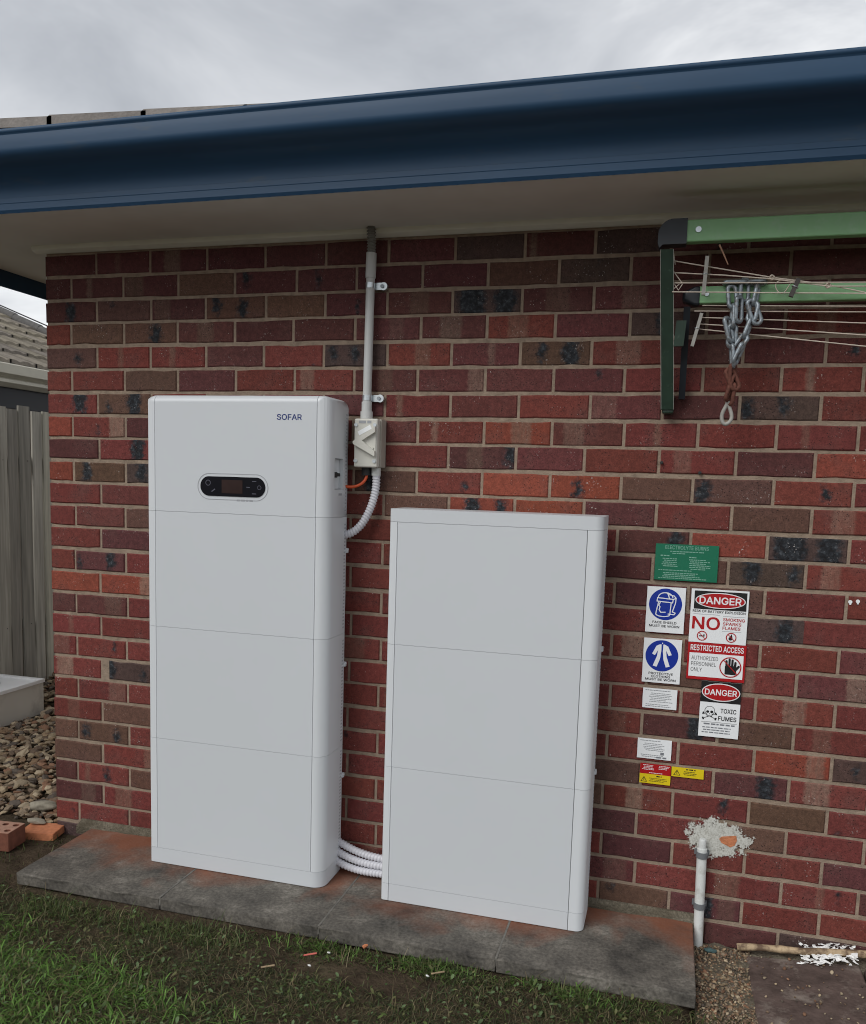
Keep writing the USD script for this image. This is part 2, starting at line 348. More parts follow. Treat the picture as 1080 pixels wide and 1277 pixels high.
mat('joint_mortar', (0.15, 0.14, 0.122), 0.95, 0.35, 30, bump=0.002, bscale=150, dirt=(0.10, 0.095, 0.085), dscale=12)
mat('soil', (0.058, 0.042, 0.028), 0.98, 0.5, 14, bump=0.014, bscale=60, dirt=(0.085, 0.068, 0.042), dscale=5, dlo=0.45, dhi=0.7, spec=0.1)
mat('grit', (0.16, 0.14, 0.105), 0.95, 0.55, 110, bump=0.008, bscale=120, dirt=(0.10, 0.085, 0.06), dscale=9, dlo=0.45, dhi=0.68, spec=0.1)
mat('red_paver', (0.105, 0.076, 0.066), 0.92, 0.5, 14, bump=0.004, bscale=70, dirt=(0.25, 0.21, 0.18), dscale=11, dlo=0.52, dhi=0.68, spec=0.15)
mat('stick_wood', (0.48, 0.36, 0.22), 0.8, 0.3, 9, bump=0.001, bscale=200, dirt=(0.14, 0.09, 0.055), dscale=14, dlo=0.5, dhi=0.62)
mat('white_scrap', (0.84, 0.84, 0.82), 0.7, 0.15, 60)
mat('white_metal', (0.84, 0.84, 0.84), 0.4, 0.03, 6)
mat('beige_metal', (0.60, 0.57, 0.51), 0.5, 0.05, 5, dirt=(0.36, 0.33, 0.29), dscale=4)
mat('fan_grey', (0.16, 0.17, 0.18), 0.5, 0.1)
mat('old_brick', (0.17, 0.06, 0.035), 0.9, 0.3, 40, bump=0.002, bscale=200)
mat('brick_pink', (0.36, 0.20, 0.14), 0.9, 0.2, 40, bump=0.002, bscale=200)
mat('brick_orange', (0.50, 0.185, 0.085), 0.95, 0.25, 50, bump=0.003, bscale=140)
mat('cream_gutter', (0.50, 0.47, 0.38), 0.45, 0.08, 5)
mat('brown_fascia', (0.010, 0.010, 0.012), 0.5, 0.1)
mat('cream_wall', (0.25, 0.2, 0.16), 0.9, 0.15)
mat('cable_black', (0.015, 0.015, 0.016), 0.6, 0.1)
mat('twig', (0.42, 0.24, 0.16), 0.8, 0.2, 60)
mat('red_plastic', (0.55, 0.12, 0.09), 0.5, 0.1)
mat('leaf_dry', (0.30, 0.22, 0.13), 0.8, 0.3, 60)

# ------------------------------------------------------------------ ground
def axis_grid(lo, hi, step, far):
    inner = np.arange(lo, hi+1e-6, step); outer = [0.3, 0.8, 2, 5, 14, 40, far]
    return np.r_[[lo-o for o in outer[::-1]], inner, [hi+o for o in outer]]
gx, gy = axis_grid(-2.0, 4.2, 0.025, 90), axis_grid(-2.2, 3.4, 0.025, 90)
GX, GY = np.meshgrid(gx, gy, indexing='ij')

def ground_z(x, y):
    P = np.stack([np.asarray(x, float)*5, np.asarray(y, float)*5, np.zeros(np.shape(x))], -1)
    return -0.052+(meshkit.fbm(P, 4, 3)-0.5)*0.035-0.01*np.exp(-((np.asarray(x)-1.55)/.35)**2-((np.asarray(y)+.62)/.13)**2)
gz = ground_z(GX, GY)
inside = (GX > -0.05) & (GY > -0.52)
gz = np.where(inside, np.minimum(gz, -0.046), gz); gz = gz-0.07*np.clip((GX-2.56)/.05, 0, 1)*np.clip((GY+.62)/.06, 0, 1)
ii, jj = np.meshgrid(np.arange(len(gx)-1), np.arange(len(gy)-1), indexing='ij'); ny = len(gy)
q = np.stack([ii*ny+jj, (ii+1)*ny+jj, (ii+1)*ny+jj+1, ii*ny+jj+1], -1).reshape(-1, 4)
gr = part(None, 'ground', (np.stack([GX, GY, gz], -1).reshape(-1, 3), q), 'soil', smooth=True)
tag(gr, 'bare brown earth of the yard around the house', None, None, 'structure')

# paving: four concrete pavers in a row along the wall
pav = thing('pavement', (1.4, -0.24, 0), 'row of grey concrete pavers under the two white cabinets', None, None, 'structure')
for k in range(4):
    x0, x1 = 0.2+0.6*k, 0.8+0.6*k
    b = rbox(x0+(.0012 if k else 0), x1-(.0012 if k < 3 else 0), -0.46+rng.uniform(-.004, .004), 0.0-0.001, -0.047, rng.uniform(-.001, 0), 0.004)
    b = b.subdivide_to_size(0.035); b.merge_vertices(); v = b.vertices
    e_ = np.stack([meshkit.fbm(v*np.array([16, 16, 30])+31*i, 3, 40+i)-.5 for i in range(3)], -1)
    edge = np.exp(-((v[:, 1]+.46)/.02)**2)*np.exp(-((v[:, 2])/.018)**2)+.5*np.exp(-((v[:, 1]+.46)/.02)**2)
    v = v+e_*np.array([.002, .012, .010])*edge[:, None]*np.array([1, 1, 0])-np.abs(e_)*np.array([0, 0, .012])*edge[:, None]; v[:, 2] += (e_[:, 2])*.0016*(v[:, 2] > -.01)
    b.vertices = v
    part(pav, 'paver', b, 'slab', smooth=45)
for k in (1, 2, 3):
    part(pav, 'joint', rbox(.2+.6*k-.0035, .2+.6*k+.0035, -.458, -.004, -.03, .0004, .0006), 'joint_mortar')
prof = [(-0.003, 0.022), (-0.012, 0.012), (-0.035, 0.002), (-0.035, -0.03), (-0.003, -0.03)]
fil = extx(prof, 0.13, 2.61); fil = fil.subdivide_to_size(0.05)
fil.vertices[:, 1] += np.where(fil.vertices[:, 1] < -0.004, (meshkit.fbm(fil.vertices*14, 3, 5)-.5)*0.028, 0)
part(pav, 'mortar_fillet', fil, 'grit', smooth=30)
# loose pavers and grit on the right
def settle(m):
    """the ground right of the pavers lies lower and rises gently to the right"""
    m.vertices[:, 2] += -.036+.09*np.clip(m.vertices[:, 0]-2.75, 0, .45)+.02*np.clip((-.3-m.vertices[:, 1])/.3, 0, 1); return m
rp = thing('path', (3.2, -0.2, -0.05), 'brown concrete pavers lying in the dirt at the right edge', None, None, 'structure')
part(rp, 'paver', settle(rbox(2.775, 3.12, -0.62, -0.060, -0.075, -0.034, 0.008).subdivide_to_size(.1)), 'red_paver', smooth=25)
part(rp, 'paver', settle(rbox(3.13, 3.7, -0.62, -0.058, -0.075, -0.037, 0.008).subdivide_to_size(.1)), 'red_paver', smooth=25)
gs = extz(sg.Polygon([(2.602, -0.65), (2.79, -0.65), (2.79, -0.09), (3.8, -0.07), (3.8, 0.0), (2.602, 0.0)]), -0.07, -0.042).subdivide_to_size(0.03)
gs.vertices[:, 2] += np.where(gs.vertices[:, 2] > -0.06, (meshkit.fbm(gs.vertices*25, 3, 8)-.5)*0.022, 0)
tag(part(None, 'grit_strip', settle(gs), 'grit', smooth=True), 'strip of pale grit and crushed stone between the pavers', None, None, 'structure')

# ------------------------------------------------------------------ brick house
HZ, Z0 = 0.0892194, 2.3197
house = thing('brick_house', (0, 0, 0), 'red brick house wall with blue eaves behind the white cabinets', 'house')
wall = part(house, 'wall', cat([box(0.005, 4.6, 0.0055, 0.23, -0.3, 2.36), box(0.005, 0.23, 0.23, 6.0, -0.3, 2.36)]), 'mortar')
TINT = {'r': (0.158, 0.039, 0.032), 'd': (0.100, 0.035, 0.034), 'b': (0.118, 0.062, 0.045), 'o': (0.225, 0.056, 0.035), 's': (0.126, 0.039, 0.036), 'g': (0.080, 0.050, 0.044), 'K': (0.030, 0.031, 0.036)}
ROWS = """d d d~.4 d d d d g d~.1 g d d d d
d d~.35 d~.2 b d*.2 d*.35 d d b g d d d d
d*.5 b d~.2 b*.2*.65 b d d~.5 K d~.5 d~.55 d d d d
r b b*.6 d~.5 d d d d~.45 r~.45 s g*.4 d r~.5 d
b*.65 r~.45 r~.4 d r g*.15*.5 r~.55 s~.6 b*.3*.72 r~.5 d s s~.9 r
r r b d r r~.2 d~.5 s~.95 s s r r r~.35 r
r*.65 b*.2*.7 r r r d r~.22 s r s d g*.08*.55 r~.8 r
o r~.9 d r r r s r~.25 o~.55 s~.3 r~.45 r r~.35 r
d r*.75 r r r r r d~.4*.95 s r r~.3 d o r
o b*.25 g*.3*.8 r r r b*.3 r*.75 o o*.4 b b*.12 r*.65 r
r s d r r r b o*.35*.8 o d r b r r
r s b r r r r r r r~.4 d*.8 o K r
r d r r r r r r s d b g*.3*.85 r~.3 r
r d*.1*.72 r r r r r r r r d b r r
o o~.95 r r r r r r r r~.2 r g*.8 r r
d d~.75 r r r r r r r r r~.3 r r s
r~.4 r r r r r r r r r b r~.3 s~.8 r
r r r r r r r r r r r~.8 r r~.5 r
r~.25 g*.05*.7 r r r r r r r r d*.75 b r~.35 r
r r~.8 r r r r r r r r r r o~.8 g*.3
r b r r r r r r r b r d*.7 r~.35 r
b b*.15*.8 r r r r r r r b r~.45 r*.7 b r
b r~.95 r r r r r r r d r~.8 b r r
d r~.2*.6 b r r r r r r r d r r d
d~.7 r~.4 r r r r r r r s r r~.3 r~.5 d
r r r r r r r r r r b d*.5 r r
g g g d g g d g g d g d g d""".split('\n')
ROWS = [r.split() for r in ROWS]

def brick_spec(k, n):
    t = ROWS[k][n] if k < len(ROWS) and n < len(ROWS[k]) else rng.choice(list('rrrrsdbo'))
    base, band, blobs, cur = t[0], None, [], ''
    for piece in t[1:].replace('~', ' ~').replace('*', ' *').split():
        if piece[0] == '~': band = float(piece[1:])
        else: blobs.append(float(piece[1:]))
    c = np.array(TINT[base])*rng.uniform(0.86, 1.14)*np.array([1, rng.uniform(.94, 1.06), rng.uniform(.92, 1.08)])
    if band is None and rng.random() < 0.12 and base in 'rsd': band = rng.uniform(.1, .9); bs = rng.uniform(.15, .4)
    else: bs = rng.uniform(.32, .66)
    bw = rng.choice([.05, .12, .15, .17]); bc = np.array([(0.29, 0.215, 0.16), (0.19, 0.125, 0.09), (0.23, 0.165, 0.125)][rng.integers(3)])
    if base == 'd': bc = bc*0.7
    bd = (band, bw, bs) if band is not None else (0.5, -1.0, 0.0)
    bl = [(b, rng.uniform(.3, .7), rng.uniform(.22, .55)) for b in blobs]
    if base == 'K': bl = [(.28, .5, .75), (.78, .45, .62)]; c = np.array(TINT['g'])
    if not bl and rng.random() < 0.07: bl = [(rng.uniform(.1, .9), rng.uniform(0, 1), rng.uniform(.1, .25))]
    while len(bl) < 2: bl.append((0, 0, -9.0))
    return c, bd, bc, bl

def brick_mesh(x0, x1, z0, z1, proud, jit, deep=0.05):
    """a brick face with worn, uneven arrises: 5 columns, a bevel and the sides running back into the mortar"""
    n = 5; xs = np.linspace(0, 1, n)
    def ring(inset, y, j):
        top = [(x0+inset+(x1-x0-2*inset)*t, y, z1-inset+jit[i]*j) for i, t in enumerate(xs)]
        bot = [(x0+inset+(x1-x0-2*inset)*t, y, z0+inset-jit[i+5]*j) for i, t in enumerate(xs[::-1])]
        return top+bot
    R = [ring(0.0038, proud+0.0, 1.0), ring(0.0, proud+0.0036, 1.0), ring(0.0, deep, 0.3)]
    v = np.array(R[0]+R[1]+R[2]); F = []; m = 2*n
    for i in range(n-1):
        a, b, c, d = i, i+1, m-2-i, m-1-i
        F += [[a, c, b], [a, d, c]]
    for r in range(2):
        for i in range(m):
            a, b = r*m+i, r*m+(i+1) % m
            F += [[a, b, b+m], [a, b+m, a+m]]
    return v, np.array(F)

cab = [seen(np.array([[x, y, z] for x in (xa, xb) for y in (-.22, -.05) for z in (0, zz)])) for xa, xb, zz in ((.605, 1.315, 1.754), (1.535, 2.245, 1.381))]
hulls = [sg.MultiPoint(c).convex_hull for c in cab]+[sg.MultiPoint(seen(np.array([[x, y, z] for x in (.2, 2.6) for y in (-.46, 0) for z in (-.05, 0)]))).convex_hull]
frame = sg.box(0, 0, PW, PH); BR = []
for k in range(0, 29):
    z1 = Z0-HZ*k-0.0052; z0 = Z0-HZ*(k+1)+0.0052
    if z0 < -0.29: break
    edges = [0.0]+[(.235 if k % 2 == 0 else .115)+.24*i for i in range(0, 19)]
    jp = np.r_[0, rng.normal(0, 0.0028, len(edges)-1)]
    cz = rng.normal(0, 0.001)
    for n in range(len(edges)-1):
        a = edges[n]+jp[n]+(0.0052 if n else 0); b = edges[n+1]+jp[n+1]-0.0052
        if k == 14 and n == 11: b += 0.03
        if k == 18 and n == 1: a += 0.03
        c, bd, bc, bl = brick_spec(k, n)
        jit = np.abs(rng.normal(0, 0.0017, 10))*-1; tz = rng.normal(0, .0008, 2)
        v, F = brick_mesh(a, b, z0+cz+tz[0], z1+cz+tz[1], rng.uniform(-0.0012, 0.0012)+0.0008, jit, 0.11 if n == 0 else 0.05)
        if n == 0: v[:, 0] += rng.normal(0, .0012)
        uv = np.c_[(v[:, 0]-a)/(b-a)*(b-a)/.23, (v[:, 2]-z0)/(z1-z0), np.zeros(len(v))]
        o = lambda t: np.tile(np.asarray(t, float), (len(v), 1))
        pv = {'tint': o(c), 'band': o(bd), 'bandcol': o(bc), 'faceuv': uv, 'blob_a': o(bl[0]), 'blob_b': o(bl[1])}
        pp = sg.Polygon(seen(np.array([[a, 0, z0], [b, 0, z0], [b, 0, z1], [a, 0, z1]]))).intersection(frame)
        for h in hulls: pp = pp.difference(h)
        BR.append((pp.area, v, F, pv))
order = sorted(range(len(BR)), key=lambda i: -BR[i][0]); keep = set(i for i in order[:300] if BR[i][0] > 25)
rest = [BR[i] for i in range(len(BR)) if i not in keep]
for i in range(len(BR)):
    if i in keep: part(wall, 'brick', (BR[i][1], BR[i][2]), 'brick', pv=BR[i][3])
off = np.cumsum([0]+[len(b[1]) for b in rest])
part(wall, 'brickwork', (np.vstack([b[1] for b in rest]), np.vstack([b[2]+o for b, o in zip(rest, off)])), 'brick', kind='stuff', pv={k: np.vstack([b[3][k] for b in rest]) for k in rest[0][3]})
# whitish mortar smear left round the pipe, with a broken orange brick showing through
ang = np.linspace(0, 2*np.pi, 72, endpoint=False); V = [(2.655, -.0032, .305)]; C = [(0, 0, 0)]; F = []
RT = (.25, .45, .62, .76, .88, 1.0)
for ri, t in enumerate(RT):
    for a in ang:
        rr = 1.12+.30*(meshkit.fbm(np.array([math.cos(a)*3, math.sin(a)*3, 2.0]), 5, 4)-.5)*2
        V.append((2.662+math.cos(a)*.118*rr*t, -.0028-.001*(1-t), .302+math.sin(a)*.066*rr*t)); C.append((t*t, 0, 0))
for j in range(72):
    F.append([0, 1+j, 1+(j+1) % 72])
    for ri in range(len(RT)-1):
        a, b = 1+ri*72+j, 1+ri*72+(j+1) % 72; F += [[a, a+72, b+72], [a, b+72, b]]
part(house, 'mortar_patch', (np.array(V), np.array(F)[:, ::-1]), 'mortar_smear', smooth=True, pv={'tint': np.array(C)})
ch = ext(sg.Polygon([(2.668, .300), (2.676, .309), (2.694, .313), (2.722, .318), (2.725, .301), (2.719, .284), (2.705, .275), (2.692, .281), (2.676, .287)]), -.0046, 0.004)
part(house, 'broken_brick_face', ch, 'brick_orange', label='orange broken brick showing through the mortar patch')
# bolts and hooks stuck in the brickwork
for bx_, bz_ in ((2.404, 1.56), (2.527, 1.53)):
    part(house, 'wall_bolt', cat([cyl((bx_, .01, bz_), (bx_, -.008, bz_), .0055, 10), cyl((bx_, -.008, bz_), (bx_, -.016, bz_), .003, 8)]), 'black_rubber', smooth=40)

for x_, z_ in ((3.010, 1.135), (3.032, 1.138)):
    part(house, 'paint_fleck', ext(sg.Point(x_, z_).buffer(.006, 3).union(sg.box(x_-.002, z_-.009, x_+.003, z_+.004)), -.0030, .002), 'sign_white')
# eaves
part(house, 'cornice_crack', tube(spline([at(x, y, -.0348) for x, y in ((168, 297.5), (182, 296), (200, 296.8), (217, 294.6))], 14), .0012, 5), 'black_rubber')
part(house, 'soffit', cat([box(-.455, 4.6, -.4315, .06, 2.345, 2.352), box(-.455, .06, .06, 6, 2.345, 2.352)]), 'soffit_paint')
tr = [(0.004, 2.3215), (-.010, 2.3215), (-.030, 2.329), (-.034, 2.336), (-.034, 2.3448), (0.004, 2.3448)]
part(house, 'cornice', cat([extx(tr, -.034, 4.6)]), 'trim_paint', smooth=35)
fp = [(-.4325, 2.3345), (-.4385, 2.344), (-.4385, 2.364), (-.4398, 2.366), (-.4398, 2.45), (-.432, 2.45), (-.432, 2.3345)]
part(house, 'fascia', extx(fp, -.47, 4.6), 'blue_steel', smooth=25)
def ogee():
    """front of the gutter: rolled bead, upright lip, then an S curve sweeping in underneath and down on to the fascia"""
    P0, P1, P2, P3 = np.array([(-.4402, 2.382), (-.4402, 2.482), (-.553, 2.446), (-.5535, 2.496)])
    o = [tuple(P0*(1-t)**3+3*P1*t*(1-t)**2+3*P2*t*t*(1-t)+P3*t**3) for t in np.linspace(0, 1, 22)]
    o += [(-.5535, 2.512), (-.553, 2.525), (-.5515, 2.536), (-.553, 2.5395)]
    b = [(-.549+.0085*math.cos(a), 2.5475+.0085*math.sin(a)) for a in np.linspace(math.radians(230), math.radians(-20), 12)]
    inner = [(-.5415, 2.543), (-.5485, 2.536), (-.550, 2.512), (-.545, 2.500), (-.52, 2.492), (-.4390, 2.492), (-.4390, 2.382)]
    return o+b+inner
part(house, 'gutter', extx(ogee(), -.56, 4.6), 'blue_steel', smooth=28)
sf = sg.Polygon([(-.43, 2.275), (5.9, 2.275), (5.9, 2.44), (-.43, 2.44)])
e = trimesh.creation.extrude_polygon(sf, .012, engine='earcut'); v = e.vertices.copy(); e.vertices = np.c_[-.47+v[:, 2], v[:, 0], v[:, 1]]
part(house, 'side_fascia', e, 'blue_steel')
# roof: bottom courses of flat tiles stepping along the gutter, the rest of the plane behind them
roof = part(house, 'roof', (np.array([[-.5, -.35, 2.60], [4.7, -.35, 2.60], [4.7, 4.2, 3.9], [-.5, 4.2, 3.9]]), np.array([[0, 1, 2, 3]])), 'brown_fascia')
for row in range(2):
    for k in range(-2, 11):
        x0 = .268+.375*(k-1)+.19*row; x1 = x0+.395; y0 = -.30+.32*row
        zt = 2.712-.0115*max(0, min(k, 6))-(0.004 if k > 2 else 0)+row*.088
        hx = [(x0, y0, zt-.032), (x1, y0, zt-.048), (x1, y0, zt-.016), (x0+.012, y0, zt), (x0, y0, zt-.008)]
        hy = [(a, b+.36, c+.098) for a, b, c in hx]
        V = np.array(hx+hy); F = [[0, 1, 2], [0, 2, 3], [0, 3, 4], [5, 7, 6], [5, 8, 7], [5, 9, 8]]
        for i in range(5): F += [[i, i+5, (i+1) % 5], [(i+1) % 5, i+5, (i+1) % 5+5]]
        part(roof, 'tile', (V, np.array(F)), 'concrete_tile', pv={'tint': np.tile(np.array((.26, .235, .215))*rng.uniform(.85, 1.1), (10, 1))})

# ------------------------------------------------------------------ white cabinets
def rrect(x0, x1, y0, y1, rl, rr, n=8):
    """plan of a cabinet: back square, front corners rounded (front is y0)"""
    P = [(x1, y1), (x0, y1)]
    P += [(x0+rl-rl*math.cos(t), y0+rl-rl*math.sin(t)) for t in np.linspace(0, math.pi/2, n)]
    P += [(x1-rr+rr*math.sin(t), y0+rr-rr*math.cos(t)) for t in np.linspace(0, math.pi/2, n)]
    return sg.Polygon(P)

def clipx(p, a, b):
    return p.intersection(sg.box(a, -2, b, 2))

FRONT, BACK = -.222, -.052

def module(parent, name, x0, x1, s0, s1, z0, z1, rl, rr, top_round=False, label=None, core_cut=None):
    """one casing: dark core, a front panel between two narrow side covers that wrap round the corners"""
    g, full = 0.0010, rrect(x0, x1, FRONT, BACK, rl, rr)
    core = extz(full.buffer(-.006), z0+.003, z1-(.042 if top_round else .003))
    if core_cut: core = core_cut(core)
    b = part(parent, name, core, 'dark_gap', label=label)
    za, zb = z0+g*.5, z1-g*.5
    for nm, a, c in (('front_panel', s0+g, s1-g), ('side_cover', x0-.1, s0-g), ('side_cover', s1+g, x1+.1)):
        pl = clipx(full, a, c)
        if s0 < x0: pl = full if nm == 'front_panel' else sg.Polygon()
        if pl.is_empty or pl.area < 1e-7: continue
        if nm == 'front_panel' and s0 >= x0: pl = pl.intersection(sg.box(-9, FRONT-.01, 9, FRONT+.02))
        sh = man(extz(pl, za, zb))
        if top_round:
            fr = sg.box(x0, za, x1, zb-.036).union(sg.box(x0+.036, za, x1-.036, zb))
            for cx_ in (x0+.036, x1-.036): fr = fr.union(sg.Point(cx_, zb-.036).buffer(.036, 12))
            sh = sh ^ man(ext(fr, FRONT-.02, BACK+.02))
            rp_ = [(BACK+.01, za-.01), (FRONT-.01, za-.01), (FRONT, za-.01), (FRONT, zb-.026)]+[(FRONT+.026-.026*math.cos(t), zb-.026+.026*math.sin(t)) for t in np.linspace(0, math.pi/2, 9)]+[(BACK-.014, zb)]+[(BACK-.014+.016*math.sin(t), zb-.016+.016*math.cos(t)) for t in np.linspace(0, math.pi/2, 7)]+[(BACK+.01, zb-.016)]
            rp_ = [q for q in rp_ if q[0] > FRONT-.005]
            sh = sh ^ man(extx(rp_, x0-.05, x1+.05))
        yield_mesh = tri(sh)
        yield b, nm, yield_mesh

def bevel_front(tm):
    return tm

def casing(parent, name, x0, x1, s0, s1, z0, z1, rl, rr, top_round=False, label=None, cut=None):
    out = None
    for b, nm, msh in module(parent, name, x0, x1, s0, s1, z0, z1, rl, rr, top_round, label, cut):
        if cut and nm == 'side_cover' and msh.bounds[1, 0] > x1-.001: msh = cut(msh)
        part(b, nm, msh, 'white_powder_coat' if nm == 'front_panel' else 'white_trim', smooth=28); out = b
    return out

def backplate(parent, x0, x1, z0, z1):
    part(parent, 'back_plate', cat([box(x0+.012, x1-.012, BACK+.001, BACK+.010, z0, z1), box(x0+.03, x1-.03, BACK+.010, -.004, z0+.02, z1-.03)]), 'white_trim')

def vent_rows(parent, x1, z0, z1):
    """small punched vents along the rear edge of the side"""
    ms = [box(x1-.001, x1+.0006, BACK-.022+.008*r, BACK-.018+.008*r, z, z+.005) for r in range(2) for z in np.arange(z0, z1, .0125)]
    part(parent, 'side_vents', cat(ms), 'grey_print', kind='stuff')

A = thing('battery_cabinet', (.96, -.14, 0), 'taller white battery cabinet with black oval display, left of the pair', 'battery cabinet')
AX0, AX1, AS0, AS1 = .605, 1.315, .6375, 1.2665
casing(A, 'plinth', AX0, AX1, AS0-.3, AS1+.3, .002, .0605, .012, .045)
for z0, z1 in ((.0605, .4895), (.4895, .914), (.914, 1.3395)):
    b = casing(A, 'battery_module', AX0, AX1, AS0, AS1, z0, z1, .012, .045)
    vent_rows(b, AX1, z0+.02, z1-.02)

def cut_recess(msh):
    c = rbox(AX1-.018, AX1+.05, -.176, -.095, 1.437, 1.545, .006)
    return tri(man(msh)-man(c))
inv = casing(A, 'inverter', AX0, AX1, AS0, AS1, 1.3395, 1.7545, .012, .045, True, 'top casing with the display and blue brand lettering', cut_recess)
part(inv, 'recess', cat([box(AX1-.0172, AX1-.0160, -.175, -.096, 1.438, 1.544), box(AX1-.0172, AX1-.004, -.0965, -.0955, 1.44, 1.542)]), 'white_trim')
part(inv, 'isolator_knob', cat([cyl((AX1-.0162, -.140, 1.488), (AX1-.006, -.140, 1.488), .010, 14), rbox(AX1-.010, AX1-.003, -.166, -.114, 1.4825, 1.4945, .002)]), 'black_rubber', smooth=35)
part(inv, 'side_label', box(AX1-.0005, AX1+.0005, -.135, -.105, 1.416, 1.424), 'grey_print')
vent_rows(inv, AX1, 1.36, 1.70)
pill = lambda xa, xb, za, zb: sg.LineString([(xa+(zb-za)/2, (za+zb)/2), (xb-(zb-za)/2, (za+zb)/2)]).buffer((zb-za)/2, 20)
ring = pill(.811, 1.087, 1.388, 1.481); ring = ring.difference(ring.buffer(-.0022))
part(inv, 'display_rim', ext(ring, FRONT-.0008, FRONT+.002), 'grey_print')
part(inv, 'display', ext(pill(.823, 1.076, 1.401, 1.470), FRONT-.0022, FRONT+.004), 'black_gloss', label='black glossy oval display plate')
part(inv, 'screen', ext(sg.box(.908, 1.412, .989, 1.459), FRONT-.0030, FRONT), 'screen_glass')
ic = []
for cx_, cz_, r_ in ((.854, 1.447, .010),): ic.append(ext(sg.Point(cx_, cz_).buffer(r_).difference(sg.Point(cx_, cz_).buffer(r_-.0018)), FRONT-.0028, FRONT))
ic += [ext(affinity.rotate(sg.box(.866, 1.419, .883, 1.4225), 35), FRONT-.0028, FRONT), ext(sg.box(1.004, 1.434, 1.018, 1.4365), FRONT-.0028, FRONT)]
for cx_, cz_ in ((1.034, 1.456), (1.034, 1.413)): ic.append(ext(sg.box(cx_-.008, cz_-.0012, cx_+.008, cz_+.0012), FRONT-.0028, FRONT))
ic += [ext(sg.Point(1.054, 1.435).buffer(.0075).difference(sg.Point(1.054, 1.435).buffer(.006)), FRONT-.0028, FRONT)]
part(inv, 'display_icons', cat(ic), 'icon_grey')

def text(s, h, x, z, y, depth=.0006, bold=False, width=None, align='c'):
    """lettering standing on the wall side: faces -y. x, z = left/centre baseline"""
    t = meshkit.text_mesh(s, h, depth, bold); v = t.vertices.copy()
    w = v[:, 0].max()-v[:, 0].min(); v[:, 0] -= v[:, 0].min()
    if width: v[:, 0] *= width/w; w = width
    if align == 'c': v[:, 0] -= w/2
    t.vertices = np.c_[x+v[:, 0], y-v[:, 2], z+v[:, 1]]
    return t
part(inv, 'brand_lettering', text('SOFAR', .0185, 1.1175, 1.6705, FRONT+.0002, .0007, True, .093, 'l'), 'navy_print')
dots = lambda x0, x1, z, h, gap=.35, seed=1: [sg.box(a, z, b, z+h) for a, b in dashes(x0, x1, h, gap, seed)]

def dashes(x0, x1, h, gap, seed):
    r = random.Random(seed); x = x0; out = []
    while x < x1-h*.5:
        w = h*r.uniform(1.5, 4.5); out.append((x, min(x+w, x1))); x += w+h*r.uniform(.4, .9)
    return out
part(inv, 'small_print', ext(unary_union(dots(.966, 1.028, 1.3855, .006, seed=4)), FRONT-.0007, FRONT+.001), 'grey_print')
backplate(A, AX0, AX1, .01, 1.72)
for z in (1.217, .797, .374):
    part(A, 'clip', cat([rbox(AX1-.002, AX1+.008, -.060, -.046, z-.009, z+.009, .002), cyl((AX1+.008, -.053, z+.003), (AX1+.010, -.053, z+.003), .003, 8)]), 'white_trim', smooth=30)

Bc = thing('battery_cabinet', (1.89, -.14, 0), 'shorter plain white battery cabinet with no display, right of the pair', 'battery cabinet')
BX0, BX1, BS0, BS1 = 1.535, 2.245, 1.5635, 2.1940
casing(Bc, 'plinth', BX0, BX1, BS0, BS1, .002, .0645, .012, .028)
for z0, z1 in ((.0645, .489), (.489, .920), (.920, 1.3370)):
    b = casing(Bc, 'battery_module', BX0, BX1, BS0, BS1, z0, z1, .012, .028)
    vent_rows(b, BX1, z0+.02, z1-.02)
casing(Bc, 'top_cover', BX0, BX1, BS0-.3, BS1+.3, 1.3370, 1.3815, .012, .028)
backplate(Bc, BX0, BX1, .01, 1.37)
for z in (.93, .50):
    part(Bc, 'clip', rbox(BX1-.002, BX1+.006, -.060, -.046, z-.009, z+.009, .002), 'white_trim', smooth=30)

# ------------------------------------------------------------------ conduits and isolator
def corrugated(P, r, pitch, depth, sides=14):
    L = np.r_[0, np.cumsum(np.linalg.norm(np.diff(P, axis=0), axis=1))]; n = int(L[-1]/pitch*6)
    s = np.linspace(0, L[-1], n); Q = np.stack([np.interp(s, L, P[:, i]) for i in range(3)], 1)
    t = tube(Q, r, sides); v = np.array(t.vertices); th = np.tile(np.arange(sides)*2*np.pi/sides, n)
    w = depth*np.sin(2*np.pi*np.repeat(s, sides)/pitch+th); w = np.sign(w)*np.abs(w/depth)**.6*depth
    c = np.repeat(Q, sides, 0); v[:n*sides] = c+(v[:n*sides]-c)*(1+w/r)[:, None]
    return trimesh.Trimesh(v, t.faces, process=False)

